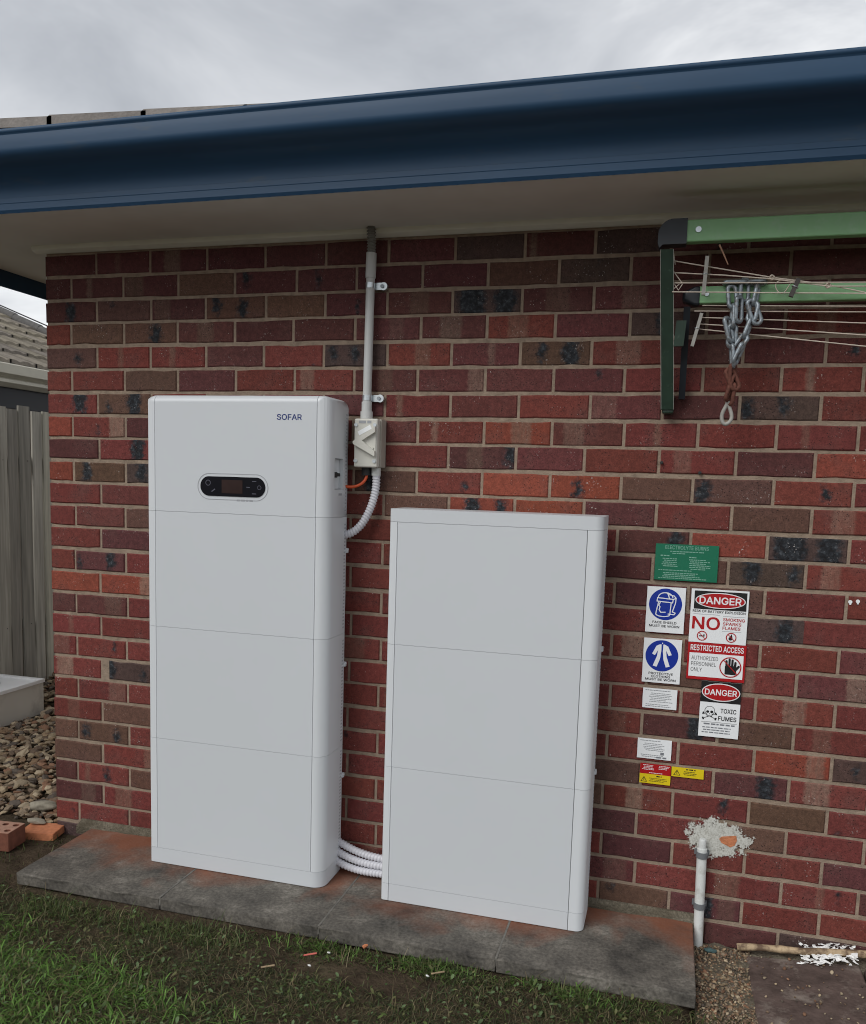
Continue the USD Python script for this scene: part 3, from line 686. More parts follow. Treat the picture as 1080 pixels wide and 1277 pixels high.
cd = thing('conduit', (1.377, -.03, 1.69), 'grey conduit running from the eaves down to the switch box', 'conduit')
part(cd, 'pipe', cyl((1.375, -.030, 1.735), (1.379, -.030, 2.19), .0155, 18), 'pvc_grey', smooth=40)
part(cd, 'flexible_hose', corrugated(np.array([(1.380, -.030, 2.255), (1.381, -.033, 2.30), (1.383, -.048, 2.349)]), .0145, .010, .0022), 'flex_dark', smooth=True)
part(cd, 'coupling', cyl((1.379, -.030, 2.178), (1.380, -.030, 2.262), .0185, 18), 'pvc_grey', smooth=40)
part(cd, 'coupling', cat([cyl((1.375, -.030, 1.682), (1.375, -.030, 1.716), .0225, 18), cyl((1.375, -.030, 1.716), (1.375, -.030, 1.75), .0185, 18)]), 'pvc_grey', smooth=40)
for z in (2.152, 1.764):
    x = 1.3785 if z > 2 else 1.375
    band = cyl((x, -.030, z-.009), (x, -.030, z+.009), .0168, 18)
    ear = ext(sg.box(x+.012, z-.012, x+.048, z+.012).buffer(.0).union(sg.Point(x+.044, z).buffer(.0135)), -.016, -.002)
    scr = cyl((x+.040, -.016, z), (x+.040, -.021, z), .0065, 12)
    s_ = part(cd, 'saddle_clip', cat([band, ear]), 'galvanised', smooth=40); part(s_, 'screw', scr, 'chain_zinc', smooth=40)

sw = thing('isolator_switch', (1.40, -.04, 1.60), 'beige switch box with a V shaped rotary handle on the wall', 'switch box')
bx0, bx1, bz0, bz1 = 1.348, 1.436, 1.518, 1.688
part(sw, 'base', rbox(bx0+.006, bx1+.006, -.055, -.001, bz0, bz1, .005), 'switch_side', smooth=30)
part(sw, 'cover', rbox(bx0, bx1, -.082, -.052, bz0, bz1, .006), 'switch_plastic', smooth=30)
fy = -.082
chev = sg.Polygon([(1.350, 1.607), (1.432, 1.660), (1.432, 1.641), (1.384, 1.611), (1.432, 1.574), (1.432, 1.556), (1.352, 1.598)])
part(sw, 'handle', cat([ext(sg.Polygon([(1.352, 1.605), (1.430, 1.657), (1.430, 1.559)]).buffer(.001), fy-.004, fy+.002), ext(chev, fy-.018, fy-.003)]), 'switch_plastic')
part(sw, 'pointer', ext(affinity.rotate(sg.box(1.395, 1.585, 1.424, 1.592), -22), fy-.009, fy-.003), 'switch_plastic')
part(sw, 'label_plate', ext(affinity.rotate(sg.box(1.362, 1.640, 1.414, 1.655), 28), fy-.001, fy+.001), 'sign_white')
part(sw, 'label_plate', ext(unary_union(dots(1.366, 1.412, 1.6715, .009, seed=9)), fy-.0008, fy+.001), 'grey_print')
for x in (bx0+.008, bx1-.010):
    for z in (bz0+.022, bz1-.022): part(sw, 'screw', cyl((x, fy+.002, z), (x, fy-.004, z), .0065, 12), 'galvanised', smooth=40)
part(sw, 'cable_gland', cyl((1.380, -.034, 1.519), (1.380, -.034, 1.490), .017, 12), 'black_rubber', smooth=40)
part(sw, 'cable_gland', cyl((1.4175, -.034, 1.519), (1.4175, -.034, 1.490), .0165, 16), 'pvc_white', smooth=40)

fx = thing('flexible_conduit', (1.40, -.05, 1.40), 'white corrugated conduit curving from the switch box into the taller cabinet', 'conduit')
P = spline([(1.4175, -.034, 1.492), (1.417, -.035, 1.44), (1.401, -.043, 1.372), (1.358, -.055, 1.298), (1.300, -.062, 1.272)], 60)
part(fx, 'hose', corrugated(P, .0138, .0105, .0014), 'flex_conduit', smooth=True)
oc = thing('orange_cable', (1.35, -.05, 1.45), 'short orange cable looping below the switch box', 'cable')
part(oc, 'sheath', tube(spline([(1.384, -.040, 1.492), (1.374, -.046, 1.466), (1.345, -.058, 1.449), (1.305, -.066, 1.452)], 24), .0052, 10), 'orange_cable', smooth=True)
for i, (za, zb, ya) in enumerate(((.112, .078, -.062), (.078, .052, -.072), (.046, .026, -.082))):
    t = thing('cable_conduit', (1.42, ya, zb), ['topmost', 'middle', 'lowest'][i]+' of the three white corrugated hoses between the cabinets near the pavers', 'conduit', 'hoses linking the two cabinets')
    P = spline([(1.295, ya, za+.012), (1.33, ya, za-.004), (1.40, ya-.004, (za+zb)/2-.008), (1.46, ya-.004, zb), (1.56, ya, zb-.002)], 60)
    part(t, 'hose', corrugated(P, .0135, .0125, .0014), 'flex_conduit', smooth=True)

# ------------------------------------------------------------------ signs
SY = -.0030
def plate(t, name, x0, x1, z0, z1, m, th=.0022, tilt=0):
    return part(t, name, rbox(x0, x1, SY-th, SY+.002, z0, z1, .0008) if False else box(x0, x1, SY-th, SY, z0, z1), m)
F0 = SY-.0022
def pr(t, name, poly, m, lift=.0004, label=None):
    return part(t, name, ext(poly, F0-lift, F0+.0005), m, label=label)
def lines_block(x0, x1, ztop, n, h, gap, seed, frac=1.0):
    out = []
    r = random.Random(seed)
    for i in range(n):
        out += [sg.box(a, ztop-i*gap-h, b, ztop-i*gap) for a, b in dashes(x0+r.uniform(0, .01), x0+(x1-x0)*r.uniform(.7, 1.0)*frac, h, .4, seed+i)]
    return unary_union(out)
ell = lambda cx_, cz_, a, b: affinity.scale(sg.Point(cx_, cz_).buffer(1, 24), a, b)
def tx(t, s, h, cx_, z, m, bold=False, width=None, lift=.0008, align='c'):
    return part(t, 'lettering', text(s, h, cx_, z, F0+.0003, lift, bold, width, align), m)

s = thing('green_sign', (2.503, 0, 1.232), 'green notice with small white print about electrolyte burns', 'sign')
plate(s, 'plate', 2.402, 2.603, 1.172, 1.293, 'sign_green', .003)
F0 = SY-.003
tx(s, 'ELECTROLYTE BURNS', .0120, 2.502, 1.276, 'sign_green_text', False, .138)
pr(s, 'small_print', unary_union([lines_block(2.448, 2.562, 1.270, 1, .0028, .006, 1), lines_block(2.447, 2.50, 1.2635, 1, .0026, .006, 2), lines_block(2.417, 2.452, 1.2555, 1, .0034, .006, 3), lines_block(2.508, 2.543, 1.2530, 1, .0034, .006, 4),
    lines_block(2.422, 2.480, 1.2455, 5, .0026, .0062, 11), lines_block(2.511, 2.585, 1.2445, 6, .0026, .0062, 31), lines_block(2.412, 2.54, 1.207, 1, .0026, .006, 51), lines_block(2.425, 2.56, 1.198, 3, .0026, .0058, 61), lines_block(2.412, 2.59, 1.1805, 1, .0026, .006, 71)]), 'sign_green_text')
F0 = SY-.0022
def mandatory(name, label, x0, x1, z0, z1, rows, symbol):
    s = thing(name, ((x0+x1)/2, 0, (z0+z1)/2), label, 'sign')
    plate(s, 'plate', x0, x1, z0, z1, 'sign_white')
    cx_, cz_, r = (x0+x1)/2-.001, z1-.0585, .0535
    pr(s, 'blue_disc', sg.Point(cx_, cz_).buffer(r, 32), 'sign_blue')
    part(s, 'symbol', ext(symbol(cx_, cz_, r), F0-.0009, F0), 'sign_white')
    for i, (t_, w) in enumerate(rows): tx(s, t_, .0074, cx_, cz_-r-.0118-i*(.0125 if len(rows) < 3 else .0103), 'sign_black', True, w)
    return s
def visor(cx_, cz_, r):
    ln = lambda P, w=.0016: sg.LineString([(cx_+a*r, cz_+b*r) for a, b in P]).buffer(w)
    arc = lambda c, a, b, t0, t1: [(c[0]+a*math.cos(t), c[1]+b*math.sin(t)) for t in np.linspace(math.radians(t0), math.radians(t1), 16)]
    return unary_union([ln(arc((-.02, .42), .44, .32, 5, 175)), ln([(-.5, .40), (-.52, .18), (.42, .12), (.46, .34), (-.5, .40)]), ln([(-.42, .14), (-.56, -.62)]+arc((-.12, -.62), .44, .16, 180, 330)+[(.30, -.62), (.34, .10)]),
        ln([(-.32, .12), (-.40, -.08), (-.32, -.16), (-.36, -.36), (-.26, -.52), (.02, -.5)]), ln([(.46, .34), (.62, .42), (.6, .1), (.44, -.45), (.62, -.52), (.55, -.62), (.20, -.6)]), ln([(.02, .74), (.2, .62), (.5, .56), (.62, .42)]), ln([(.1, .70), (.24, .36)])])
def overall(cx_, cz_, r):
    pl = lambda P: sg.Polygon([(cx_+a*r, cz_+b*r) for a, b in P])
    h = [(-.05, .72), (-.05, .28), (-.10, -.20), (-.28, -.72), (-.52, -.66), (-.30, -.05), (-.24, .36), (-.42, .02), (-.60, .10), (-.36, .62), (-.14, .74)]
    return unary_union([pl(h), pl([(-a, b) for a, b in h]), pl([(-.03, .84), (.03, .84), (.03, .76), (-.03, .76)])])
mandatory('face_shield_sign', 'white sign with blue disc showing a face shield', 2.383, 2.508, .993, 1.148, (('FACE SHIELD', .078), ('MUST BE WORN', .098)), visor)
mandatory('clothing_sign', 'white sign with blue disc showing overalls', 2.382, 2.506, .820, .972, (('PROTECTIVE', .080), ('CLOTHING', .062), ('MUST BE WORN', .100)), overall)

def danger_head(s, x0, x1, z0, z1, tw, th):
    pr(s, 'black_panel', sg.box(x0, z0, x1, z1), 'sign_black')
    cx_, cz_ = (x0+x1)/2, (z0+z1)/2; a, b = (x1-x0)/2*.955, (z1-z0)/2*.86
    part(s, 'oval_rim', ext(ell(cx_, cz_, a, b), F0-.0006, F0), 'sign_white'); part(s, 'red_oval', ext(ell(cx_, cz_, a-.003, b-.003), F0-.0009, F0), 'sign_red')
    part(s, 'lettering', text('DANGER', th, cx_, cz_-th/2, F0-.0008, .0005, True, tw), 'sign_white')
s = thing('no_smoking_sign', (2.616, 0, 1.06), 'white danger sign with a large red NO and two small ban symbols', 'sign')
plate(s, 'plate', 2.526, 2.707, .970, 1.149, 'sign_white')
danger_head(s, 2.536, 2.701, 1.082, 1.143, .132, .0225)
tx(s, 'RISK OF BATTERY EXPLOSION', .0078, 2.6165, 1.0715, 'sign_black', True, .166)
tx(s, 'NO', .0400, 2.534, 1.0155, 'sign_red', True, .088, align='l')
for i, w in enumerate(('SMOKING', 'SPARKS', 'FLAMES')): tx(s, w, .0098, 2.631, 1.0465-i*.0142, 'sign_red', True, (.068, .058, .056)[i], align='l')
pr(s, 'rule', unary_union([sg.box(2.536, 1.0645, 2.62, 1.0655), sg.box(2.63, 1.0615, 2.70, 1.0625), sg.box(2.63, 1.0115, 2.69, 1.0125)]), 'sign_grey_text')
def ban(cx_, cz_, r, w):
    return sg.Point(cx_, cz_).buffer(r, 24).difference(sg.Point(cx_, cz_).buffer(r-w, 24)).union(affinity.rotate(sg.box(cx_-r+w/2, cz_-w*.4, cx_+r-w/2, cz_+w*.4), -45, origin=(cx_, cz_)))
for cx_ in (2.568, 2.660):
    pr(s, 'symbol', unary_union([sg.box(cx_-.010, .990, cx_+.008, .9935), sg.box(cx_+.004, .9935, cx_+.008, .998)]) if cx_ < 2.6 else unary_union([sg.Point(cx_-.002, .989).buffer(.006), sg.Polygon([(cx_-.007, .99), (cx_+.001, 1.005), (cx_+.005, .989)])]), 'sign_black', .0005)
    pr(s, 'ban_ring', ban(cx_, .9925, .0165, .003), 'sign_red', .0009)
s = thing('restricted_access_sign', (2.618, 0, .907), 'red bordered restricted access sign with a black hand', 'sign')
plate(s, 'plate', 2.526, 2.7105, .844, .9692, 'sign_red')
pr(s, 'white_panel', sg.box(2.532, .854, 2.7035, .934), 'sign_white')
tx(s, 'RESTRICTED ACCESS', .0185, 2.6185, .9425, 'sign_white', True, .168)
for i, w in enumerate(('AUTHORIZED', 'PERSONNEL', 'ONLY')): tx(s, w, .0132, 2.539, .9105-i*.0198, 'sign_black', False, (.085, .080, .036)[i], align='l')
hx, hz = 2.664, .893
hand = unary_union([sg.box(hx-.014, hz-.022, hx+.016, hz+.002).buffer(.003)]+[sg.LineString([(hx-.012+.0088*i, hz), (hx-.013+.0094*i, hz+(.020, .026, .024, .016)[i])]).buffer(.0037) for i in range(4)]+[sg.LineString([(hx+.012, hz-.014), (hx+.026, hz+.004)]).buffer(.0038)])
pr(s, 'symbol', hand.intersection(sg.Point(hx, hz).buffer(.032)), 'sign_black', .0009)
pr(s, 'ban_ring', ban(hx, hz, .0345, .0036), 'sign_red', .0013)
s = thing('toxic_fumes_sign', (2.64, 0, .746), 'black and white danger sign with skull and toxic fumes wording', 'sign')
plate(s, 'plate', 2.5765, 2.704, .6515, .8405, 'sign_white')
danger_head(s, 2.5765, 2.704, .770, .8405, .102, .0190)
tx(s, 'TOXIC', .0145, 2.668, .736, 'sign_black', True, .050); tx(s, 'FUMES', .0145, 2.666, .710, 'sign_black', True, .058)
kx, kz = 2.609, .735
bone = lambda a: affinity.rotate(unary_union([sg.box(kx-.021, kz-.0135, kx+.021, kz-.0115), *[sg.Point(kx+q, kz-.0125+w).buffer(.0028) for q in (-.022, .022) for w in (-.002, .002)]]), a, origin=(kx, kz-.0125))
skull = unary_union([ell(kx, kz+.006, .0165, .0155), sg.box(kx-.0085, kz-.014, kx+.0085, kz-.004)])
holes = unary_union([ell(kx-.0066, kz+.002, .0048, .0045), ell(kx+.0066, kz+.002, .0048, .0045), sg.Polygon([(kx-.002, kz-.0065), (kx+.002, kz-.0065), (kx, kz-.002)]), sg.box(kx-.006, kz-.0116, kx+.006, kz-.0104)])
pr(s, 'symbol', unary_union([skull.difference(skull.buffer(-.0016)), holes, bone(24).difference(skull), bone(-24).difference(skull)]), 'sign_black')
pr(s, 'small_print', unary_union([lines_block(2.584, 2.698, .698, 1, .005, .006, 6), *[lines_block(2.586, 2.694, .6855-i*.0085, 1, .0036, .006, 80+i) for i in range(3)]]), 'sign_grey_text')
pr(s, 'rule', sg.box(2.584, .7015, 2.697, .7025), 'sign_black')
for i, (x0, x1, z0, z1, lb, nl) in enumerate(((2.3885, 2.501, .7305, .7995, 'white label with fine grey print directly below the overalls sign', 6), (2.381, 2.494, .5525, .6225, 'white label with grey print and a dark mark above the red label', 5))):
    s = thing('white_label', ((x0+x1)/2, 0, (z0+z1)/2), lb, 'label'); plate(s, 'plate', x0, x1, z0, z1, 'sign_white', .0012); F0 = SY-.0012
    pr(s, 'small_print', unary_union([lines_block(x0+.006, x1-.008, z1-.006, 1, .0022, .005, 3+i), lines_block(x0+.018, x1-.014, z1-.016, nl, .0019, .0058, 20+i*10), lines_block(x0+.008, x1-.014, z0+.014, 2, .002, .006, 60+i)]), 'sign_grey_text')
    if i: pr(s, 'dark_mark', unary_union([sg.box(x1-.036, z0+.016, x1-.024, z0+.025), lines_block(x1-.055, x1-.012, z0+.009, 1, .005, .01, 5)]), 'sign_grey_text', .0006)
s = thing('warning_label', (2.445, 0, .50), 'half red half yellow label below the white labels', 'label'); F0 = SY-.0012
plate(s, 'red_plate', 2.394, 2.4965, .4985, .5345, 'sign_red', .0012); plate(s, 'yellow_plate', 2.394, 2.4965, .465, .4983, 'sign_yellow', .0012)
pr(s, 'small_print', unary_union([lines_block(2.400, 2.45, .530, 4, .0018, .005, 7), lines_block(2.455, 2.492, .530, 3, .0018, .005, 8), lines_block(2.42, 2.48, .504, 1, .002, .005, 9)]), 'sign_white')
def warn(x, z, h): return sg.Polygon([(x, z), (x+h*1.15, z), (x+h*.575, z+h)]).difference(sg.Polygon([(x, z), (x+h*1.15, z), (x+h*.575, z+h)]).buffer(-.0017)).union(sg.box(x+h*.52, z+h*.25, x+h*.63, z+h*.7))
pr(s, 'symbol', unary_union([warn(2.398, .470, .019), lines_block(2.445, 2.47, .494, 1, .004, .005, 12), lines_block(2.424, 2.49, .485, 3, .0018, .005, 13)]), 'sign_black')
s = thing('warning_label', (2.55, 0, .517), 'narrow yellow label with a black warning triangle', 'label')
plate(s, 'yellow_plate', 2.499, 2.604, .500, .5335, 'sign_yellow', .0012)
pr(s, 'symbol', unary_union([warn(2.505, .505, .020), lines_block(2.545, 2.58, .530, 1, .0038, .005, 14), lines_block(2.53, 2.598, .521, 3, .0020, .0052, 15)]), 'sign_black')

# ------------------------------------------------------------------ white stub pipe by the wall
s = thing('waste_pipe', (2.617, -.03, 0), 'white plastic pipe standing against the wall beside the pavers', 'pipe')
part(s, 'pipe', tube([(2.622, -.028, -.12), (2.617, -.028, .10), (2.614, -.027, .262), (2.6138, -.027, .268), (2.6135, -.027, .2685), (2.6135, -.027, .296), (2.6135, -.027, .302)], [.0165, .0165, .0165, .0165, .013, .013, .010], 18), 'pvc_white', smooth=40)
for z, x in ((.247, 2.6145), (.066, 2.618)):
    part(s, 'pipe_clip', cat([cyl((x, -.028, z-.010), (x, -.028, z+.010), .0195, 18), box(x-.024, x+.024, -.012, -.001, z-.009, z+.009)]), 'fan_grey', smooth=40)

# ------------------------------------------------------------------ folding clothesline, chain and pegs
cl = thing('clothesline', (2.9, -.15, 2.1), 'green folding clothesline with strung cords fixed to the brick wall', 'clothesline')
YO, YI = -.20, -.11
part(cl, 'outer_bar', rbox(2.434, 4.1, YO-.018, YO+.018, 2.205, 2.268, .004), 'line_green', smooth=30)
capo = sg.Polygon([(2.440, 2.199), (2.372, 2.199), (2.362, 2.190), (2.357, 2.205)]+[(2.401-.044*math.cos(t), 2.228+.044*math.sin(t)) for t in np.linspace(0, math.pi/2, 10)]+[(2.440, 2.272)])
part(cl, 'corner_cap', ext(capo, YO-.022, YO+.022), 'cap_black', smooth=30)
part(cl, 'rivet', cyl((2.472, YO-.017, 2.238), (2.472, YO-.0225, 2.238), .0085, 14), 'galvanised', smooth=40)
a0, a1 = at(832, 312, YO), at(832, 511, -.045)
def bar_between(p0, p1, wx, wy):
    hb = box(-wx/2, wx/2, -wy/2, wy/2, 0, 1); v = hb.vertices.copy(); p0, p1 = np.array(p0), np.array(p1)
    hb.vertices = np.c_[v[:, 0], v[:, 1], np.zeros(len(v))]+p0+np.outer(v[:, 2], p1-p0); return hb
part(cl, 'side_arm', bar_between(a0, a1, .039, .022), 'line_dark_green')
for sx in (-.017, .017): part(cl, 'arm_edge', bar_between(a0+[sx*1.12, -.0105, 0], a1+[sx*1.12, -.0105, .0], .0016, .003), 'peg_grey')
part(cl, 'arm_foot', rbox(a1[0]-.016, a1[0]+.02, -.05, -.0005, a1[2]-.012, a1[2]+.05, .006), 'line_dark_green', smooth=30)
part(cl, 'inner_bar', rbox(2.482, 4.1, YI-.015, YI+.015, 2.045, 2.096, .004), 'line_green', smooth=30)
part(cl, 'corner_cap', tri(m3.Manifold.hull(man(rbox(2.438, 2.462, YI-.019, YI+.019, 2.048, 2.086, .012))+man(rbox(2.47, 2.490, YI-.019, YI+.019, 2.040, 2.096, .006)))), 'cap_black', smooth=30)
part(cl, 'rivet', cyl((2.509, YI-.014, 2.072), (2.509, YI-.0195, 2.072), .007, 14), 'galvanised', smooth=40)
b0, b1 = at(857, 383, YI), at(850, 498, -.03)
part(cl, 'side_arm', bar_between(b0, b1, .020, .016), 'cap_black')
part(cl, 'arm_link', bar_between(at(850, 400, -.13), at(846, 432, -.12), .030, .012), 'line_dark_green')
part(cl, 'wall_rail', cat([rbox(3.3, 3.36, -.14, -.004, 1.72, 2.09, .004)]), 'line_dark_green', smooth=30)
CORDS = [((838, 325), (963, 346), (1033, 355), (1080, 365)), ((838, 340), (900, 343), (965, 348), (1033, 357), (1080, 357)), ((838, 353), (1080, 352)), ((838, 364), (1080, 366)),
         ((876, 381), (1080, 382)), ((866, 388), (1080, 389)), ((876, 396), (1080, 403)), ((872, 404), (1080, 418)), ((868, 410), (1080, 432))]
for i, c in enumerate(CORDS):
    yv = -.165 if i < 4 else -.12
    P = [at(x, y, yv-(.004*i if i < 4 else 0)) for x, y in c]; P.append(P[-1]+(P[-1]-P[-2])/max(1e-6, (P[-1]-P[-2])[0])*1.0)
    part(cl, 'cord', tube(P, .0019, 6), 'rope', smooth=True)
for (x, y) in ((963, 346), (1033, 356)):
    c = at(x, y, -.168); kn = [c+[.006*math.cos(t), .004*math.sin(2*t), .006*math.sin(t)] for t in np.linspace(0, 5.5, 18)]
    part(cl, 'knot', tube(kn, .0026, 6), 'rope', smooth=True)
part(cl, 'cord_end', tube(spline([at(x, y, -.17) for x, y in ((972, 350), (968, 360), (975, 366), (984, 356), (990, 350))], 20), .0014, 5), 'rope', smooth=True)
for P in (((840, 316), (842, 330)), ((840, 353), (846, 362), (852, 353)), ((838, 336), (850, 352), (838, 362))):
    part(cl, 'cord_end', tube([at(x, y, -.17) for x, y in P], .0016, 5), 'rope', smooth=True)
tw = part(None, 'twig', tube([at(897, 305, -.20), at(903, 318, -.19), at(908, 330, -.185)], [.0028, .0024, .0015], 7), 'twig', smooth=True)
tag(tw, 'thin reddish twig hanging under the upper green bar', 'twig')
def peg(p0, p1, w, m, label, spring=True):
    p0, p1 = np.array(p0), np.array(p1); mid = (p0+p1)/2
    t = thing('clothes_peg', mid, label, 'clothes peg')
    d = (p1-p0)/np.linalg.norm(p1-p0); n = np.array([0, -1.0, 0]); sd = np.cross(d, n)
    for s_ in (-1, 1):
        c = [p0+n*s_*.006, p0+(p1-p0)*.4+n*s_*.0045, p1+n*s_*.0035]
        ms = []
        V = []
        for k, q in enumerate(c):
            for a, b in ((-1, -1), (1, -1), (1, 1), (-1, 1)): V.append(q+sd*a*w/2+n*b*.0028)
        F = [[0, 1, 2], [0, 2, 3], [8, 10, 9], [8, 11, 10]]
        for r in range(2):
            for i in range(4):
                a, b = r*4+i, r*4+(i+1) % 4; F += [[a, b+4, b], [a, a+4, b+4]]
        part(t, 'jaw', (np.array(V), np.array(F)), m)
    if spring:
        c = p0+(p1-p0)*.45; part(t, 'spring', tube([c+sd*w*.75*math.cos(u)+n*.009*math.sin(u) for u in np.linspace(0, 6.28, 14)], .0013, 5), 'galvanised', smooth=True)
peg(at(882, 320, -.19), at(877, 368, -.18), .011, 'peg_grey', 'upright grey clothes peg near the left corner of the clothesline')
peg(at(996, 348, -.185), at(986, 370, -.18), .013, 'peg_dark', 'dark small clothes peg hanging on the right of the chain')
peg(at(875, 391, -.14), at(863, 432, -.135), .010, 'peg_grey', 'clothes peg hanging below the inner bar end')
ch = thing('chain', (2.61, -.14, 2.0), 'grey and rusty chain draped over the inner green bar', 'chain')
def link(p0, p1, tw_, r=.0064, w=.0125):
    p0, p1 = np.array(p0), np.array(p1); d = p1-p0; L = np.linalg.norm(d); d /= L
    n = np.array([math.cos(tw_), math.sin(tw_), 0.0]); n -= d*(n@d); n /= np.linalg.norm(n); h = L/2+.004-w
    c = (p0+p1)/2; P = []
    for t in np.linspace(0, 2*np.pi, 22, endpoint=False):
        P.append(c+n*w*math.cos(t)+d*(w*math.sin(t)+(h if math.sin(t) >= 0 else -h)))
    P.append(P[0]); P.append(P[1]); return tube(P, r, 8, cap=False)
def chain_run(pts, m, tw0=0.0, step=.030, **k):
    pts = np.array(pts); L = np.r_[0, np.cumsum(np.linalg.norm(np.diff(pts, axis=0), axis=1))]; n = max(1, int(round(L[-1]/step)))
    s_ = np.linspace(0, L[-1], n+1); Q = np.stack([np.interp(s_, L, pts[:, i]) for i in range(3)], 1)
    for i in range(n): part(ch, 'link', link(Q[i], Q[i+1], tw0+(i % 2)*1.45), m, smooth=True, **k)
yc = -.142
run = lambda *P: [np.array(at(x, y, yv)) for x, y, yv in P]
for x0_, x1_ in ((905, 930), (933, 953)):
    part(ch, 'link', link(at(x0_, 353, yc), at(x1_, 352, yc), .1, .0064, .010), 'chain_zinc', smooth=True)
part(ch, 'link', link(at(929, 350, yc+.004), at(928, 374, yc+.006), .35), 'chain_zinc', smooth=True)
chain_run(run((912, 358, yc), (915, 388, yc-.006), (912, 420, yc-.004), (914, 456, yc-.002)), 'chain_zinc', .3, .053)
chain_run(run((945, 358, yc), (939, 388, yc-.008), (934, 412, yc-.008), (917, 438, yc-.006)), 'chain_zinc', 1.2, .050)
chain_run(run((914, 456, yc), (913, 480, yc+.01), (909, 503, yc+.02)), 'chain_rust', .9, .050)
for x_, y_, x2, y2, t_ in ((922, 372, 921, 400, .8), (936, 376, 945, 402, .2), (926, 430, 916, 452, 1.1), (906, 398, 912, 424, .9)):
    part(ch, 'link', link(at(x_, y_, yc-.012), at(x2, y2, yc-.010), t_), 'chain_zinc', smooth=True)
part(ch, 'link', link(at(909, 462, yc), at(918, 484, yc+.004), .3), 'chain_rust', smooth=True); part(ch, 'link', link(at(917, 470, yc+.01), at(907, 497, yc+.012), 1.0), 'chain_rust', smooth=True)
hk = run((908, 498, yc+.02), (904, 509, yc+.02), (900, 521, yc+.02), (904, 529, yc+.02), (910, 526, yc+.02), (911, 512, yc+.02), (908, 500, yc+.018))
part(ch, 'snap_hook', tube(spline(hk, 30), .0058, 8), 'peg_grey', smooth=True, label='worn pale snap hook at the lower end')

# ------------------------------------------------------------------ left: gravel, white box, loose bricks, fence, neighbour
bx = thing('air_conditioner_unit', (-1.62, 1.1, -.05), 'white metal unit lying on its back on the gravel, grey fan ring on top', 'metal box')
part(bx, 'body', rbox(-2.0+.15, -1.30, .45, 1.485, -.055, .15, .006), 'beige_metal', smooth=30)
lid_ = ext(sg.Polygon(), 0, 0) if False else extz(sg.box(-1.86, .44, -1.297, 1.492).difference(sg.box(-1.83, .47, -1.325, 1.462)), .148, .168)
part(bx, 'lid_rim', lid_, 'white_metal'); part(bx, 'lid', box(-1.84, -1.315, .46, 1.475, .145, .158), 'white_metal')
rg = sg.Point(-1.62, 1.19).buffer(.19, 24); part(bx, 'fan_ring', extz(rg.difference(sg.Point(-1.62, 1.19).buffer(.05)), .158, .164), 'fan_grey')
part(bx, 'fan_grille', cat([extz(sg.Point(-1.62, 1.19).buffer(r, 24).difference(sg.Point(-1.62, 1.19).buffer(r-.004, 24)), .164, .167) for r in (.06, .08, .1, .12, .14, .16, .18)]), 'white_metal')

def pebble(c, a, b, h, rot, seed, sub=1):
    s_ = trimesh.creation.icosphere(sub, 1.0); v = s_.vertices.copy()
    v *= (1+.8*(meshkit.noise(v*1.5+seed*7.3, seed)-.5))[:, None]; v[:, 2] = np.sign(v[:, 2])*np.abs(v[:, 2])**.85
    v *= [a, b, h]; cr, sr = math.cos(rot), math.sin(rot); tl = rng.normal(0, .22, 2)
    v = np.c_[v[:, 0]*cr-v[:, 1]*sr, v[:, 0]*sr+v[:, 1]*cr, v[:, 2]+v[:, 0]*tl[0]+v[:, 1]*tl[1]]
    return v+c, s_.faces
SC = [(.27, .19, .115), (.34, .265, .17), (.21, .135, .08), (.16, .11, .075), (.41, .33, .225), (.27, .205, .14), (.23, .125, .075), (.125, .10, .08)]
PB = []
def stone_field(n, xr, yr, size, seed0, zadd=0):
    for k in range(n):
        x, y = rng.uniform(*xr), rng.uniform(*yr)
        if -1.87 < x < -1.29 and .43 < y < 1.5: continue
        if x > -.01 and y > -.005: continue
        s_ = rng.gamma(6, size/6); s_ = min(max(s_, size*.45), size*2.0)
        v, f = pebble((x, y, -.045+zadd+rng.uniform(0, .022)+s_*.25), s_*rng.uniform(.9, 1.45), s_*rng.uniform(.7, 1.0), s_*rng.uniform(.35, .62), rng.uniform(0, 6.3), seed0+k)
        c = np.array(SC[rng.integers(len(SC))])*rng.uniform(.7, 1.12)
        px = seen(v); ok = (px[:, 0].max() > 0) & (px[:, 1].min() < PH) & (px[:, 0].min() < 76)
        PB.append((np.ptp(px[:, 0])*np.ptp(px[:, 1]) if ok else 0, v, f, np.tile(c, (len(v), 1))))
stone_field(3300, (-1.25, .0), (.02, 1.5), .0140, 0); stone_field(1500, (-1.9, .0), (1.45, 3.4), .0175, 4000)
gb = thing('gravel_bed', (-.9, 1.2, -.05), 'bed of rounded river pebbles along the side of the house', None, None, 'structure')
od = sorted(range(len(PB)), key=lambda i: -PB[i][0]); kp = set(od[:300])
for i in kp: part(gb, 'pebble', (PB[i][1], PB[i][2]), 'tinted_stone', smooth=False, pv={'tint': PB[i][3]})
rs = [PB[i] for i in range(len(PB)) if i not in kp]; of = np.cumsum([0]+[len(b[1]) for b in rs])
part(gb, 'small_pebbles', (np.vstack([b[1] for b in rs]), np.vstack([b[2]+o for b, o in zip(rs, of)])), 'tinted_stone', smooth=False, kind='stuff', pv={'tint': np.vstack([b[3] for b in rs])})

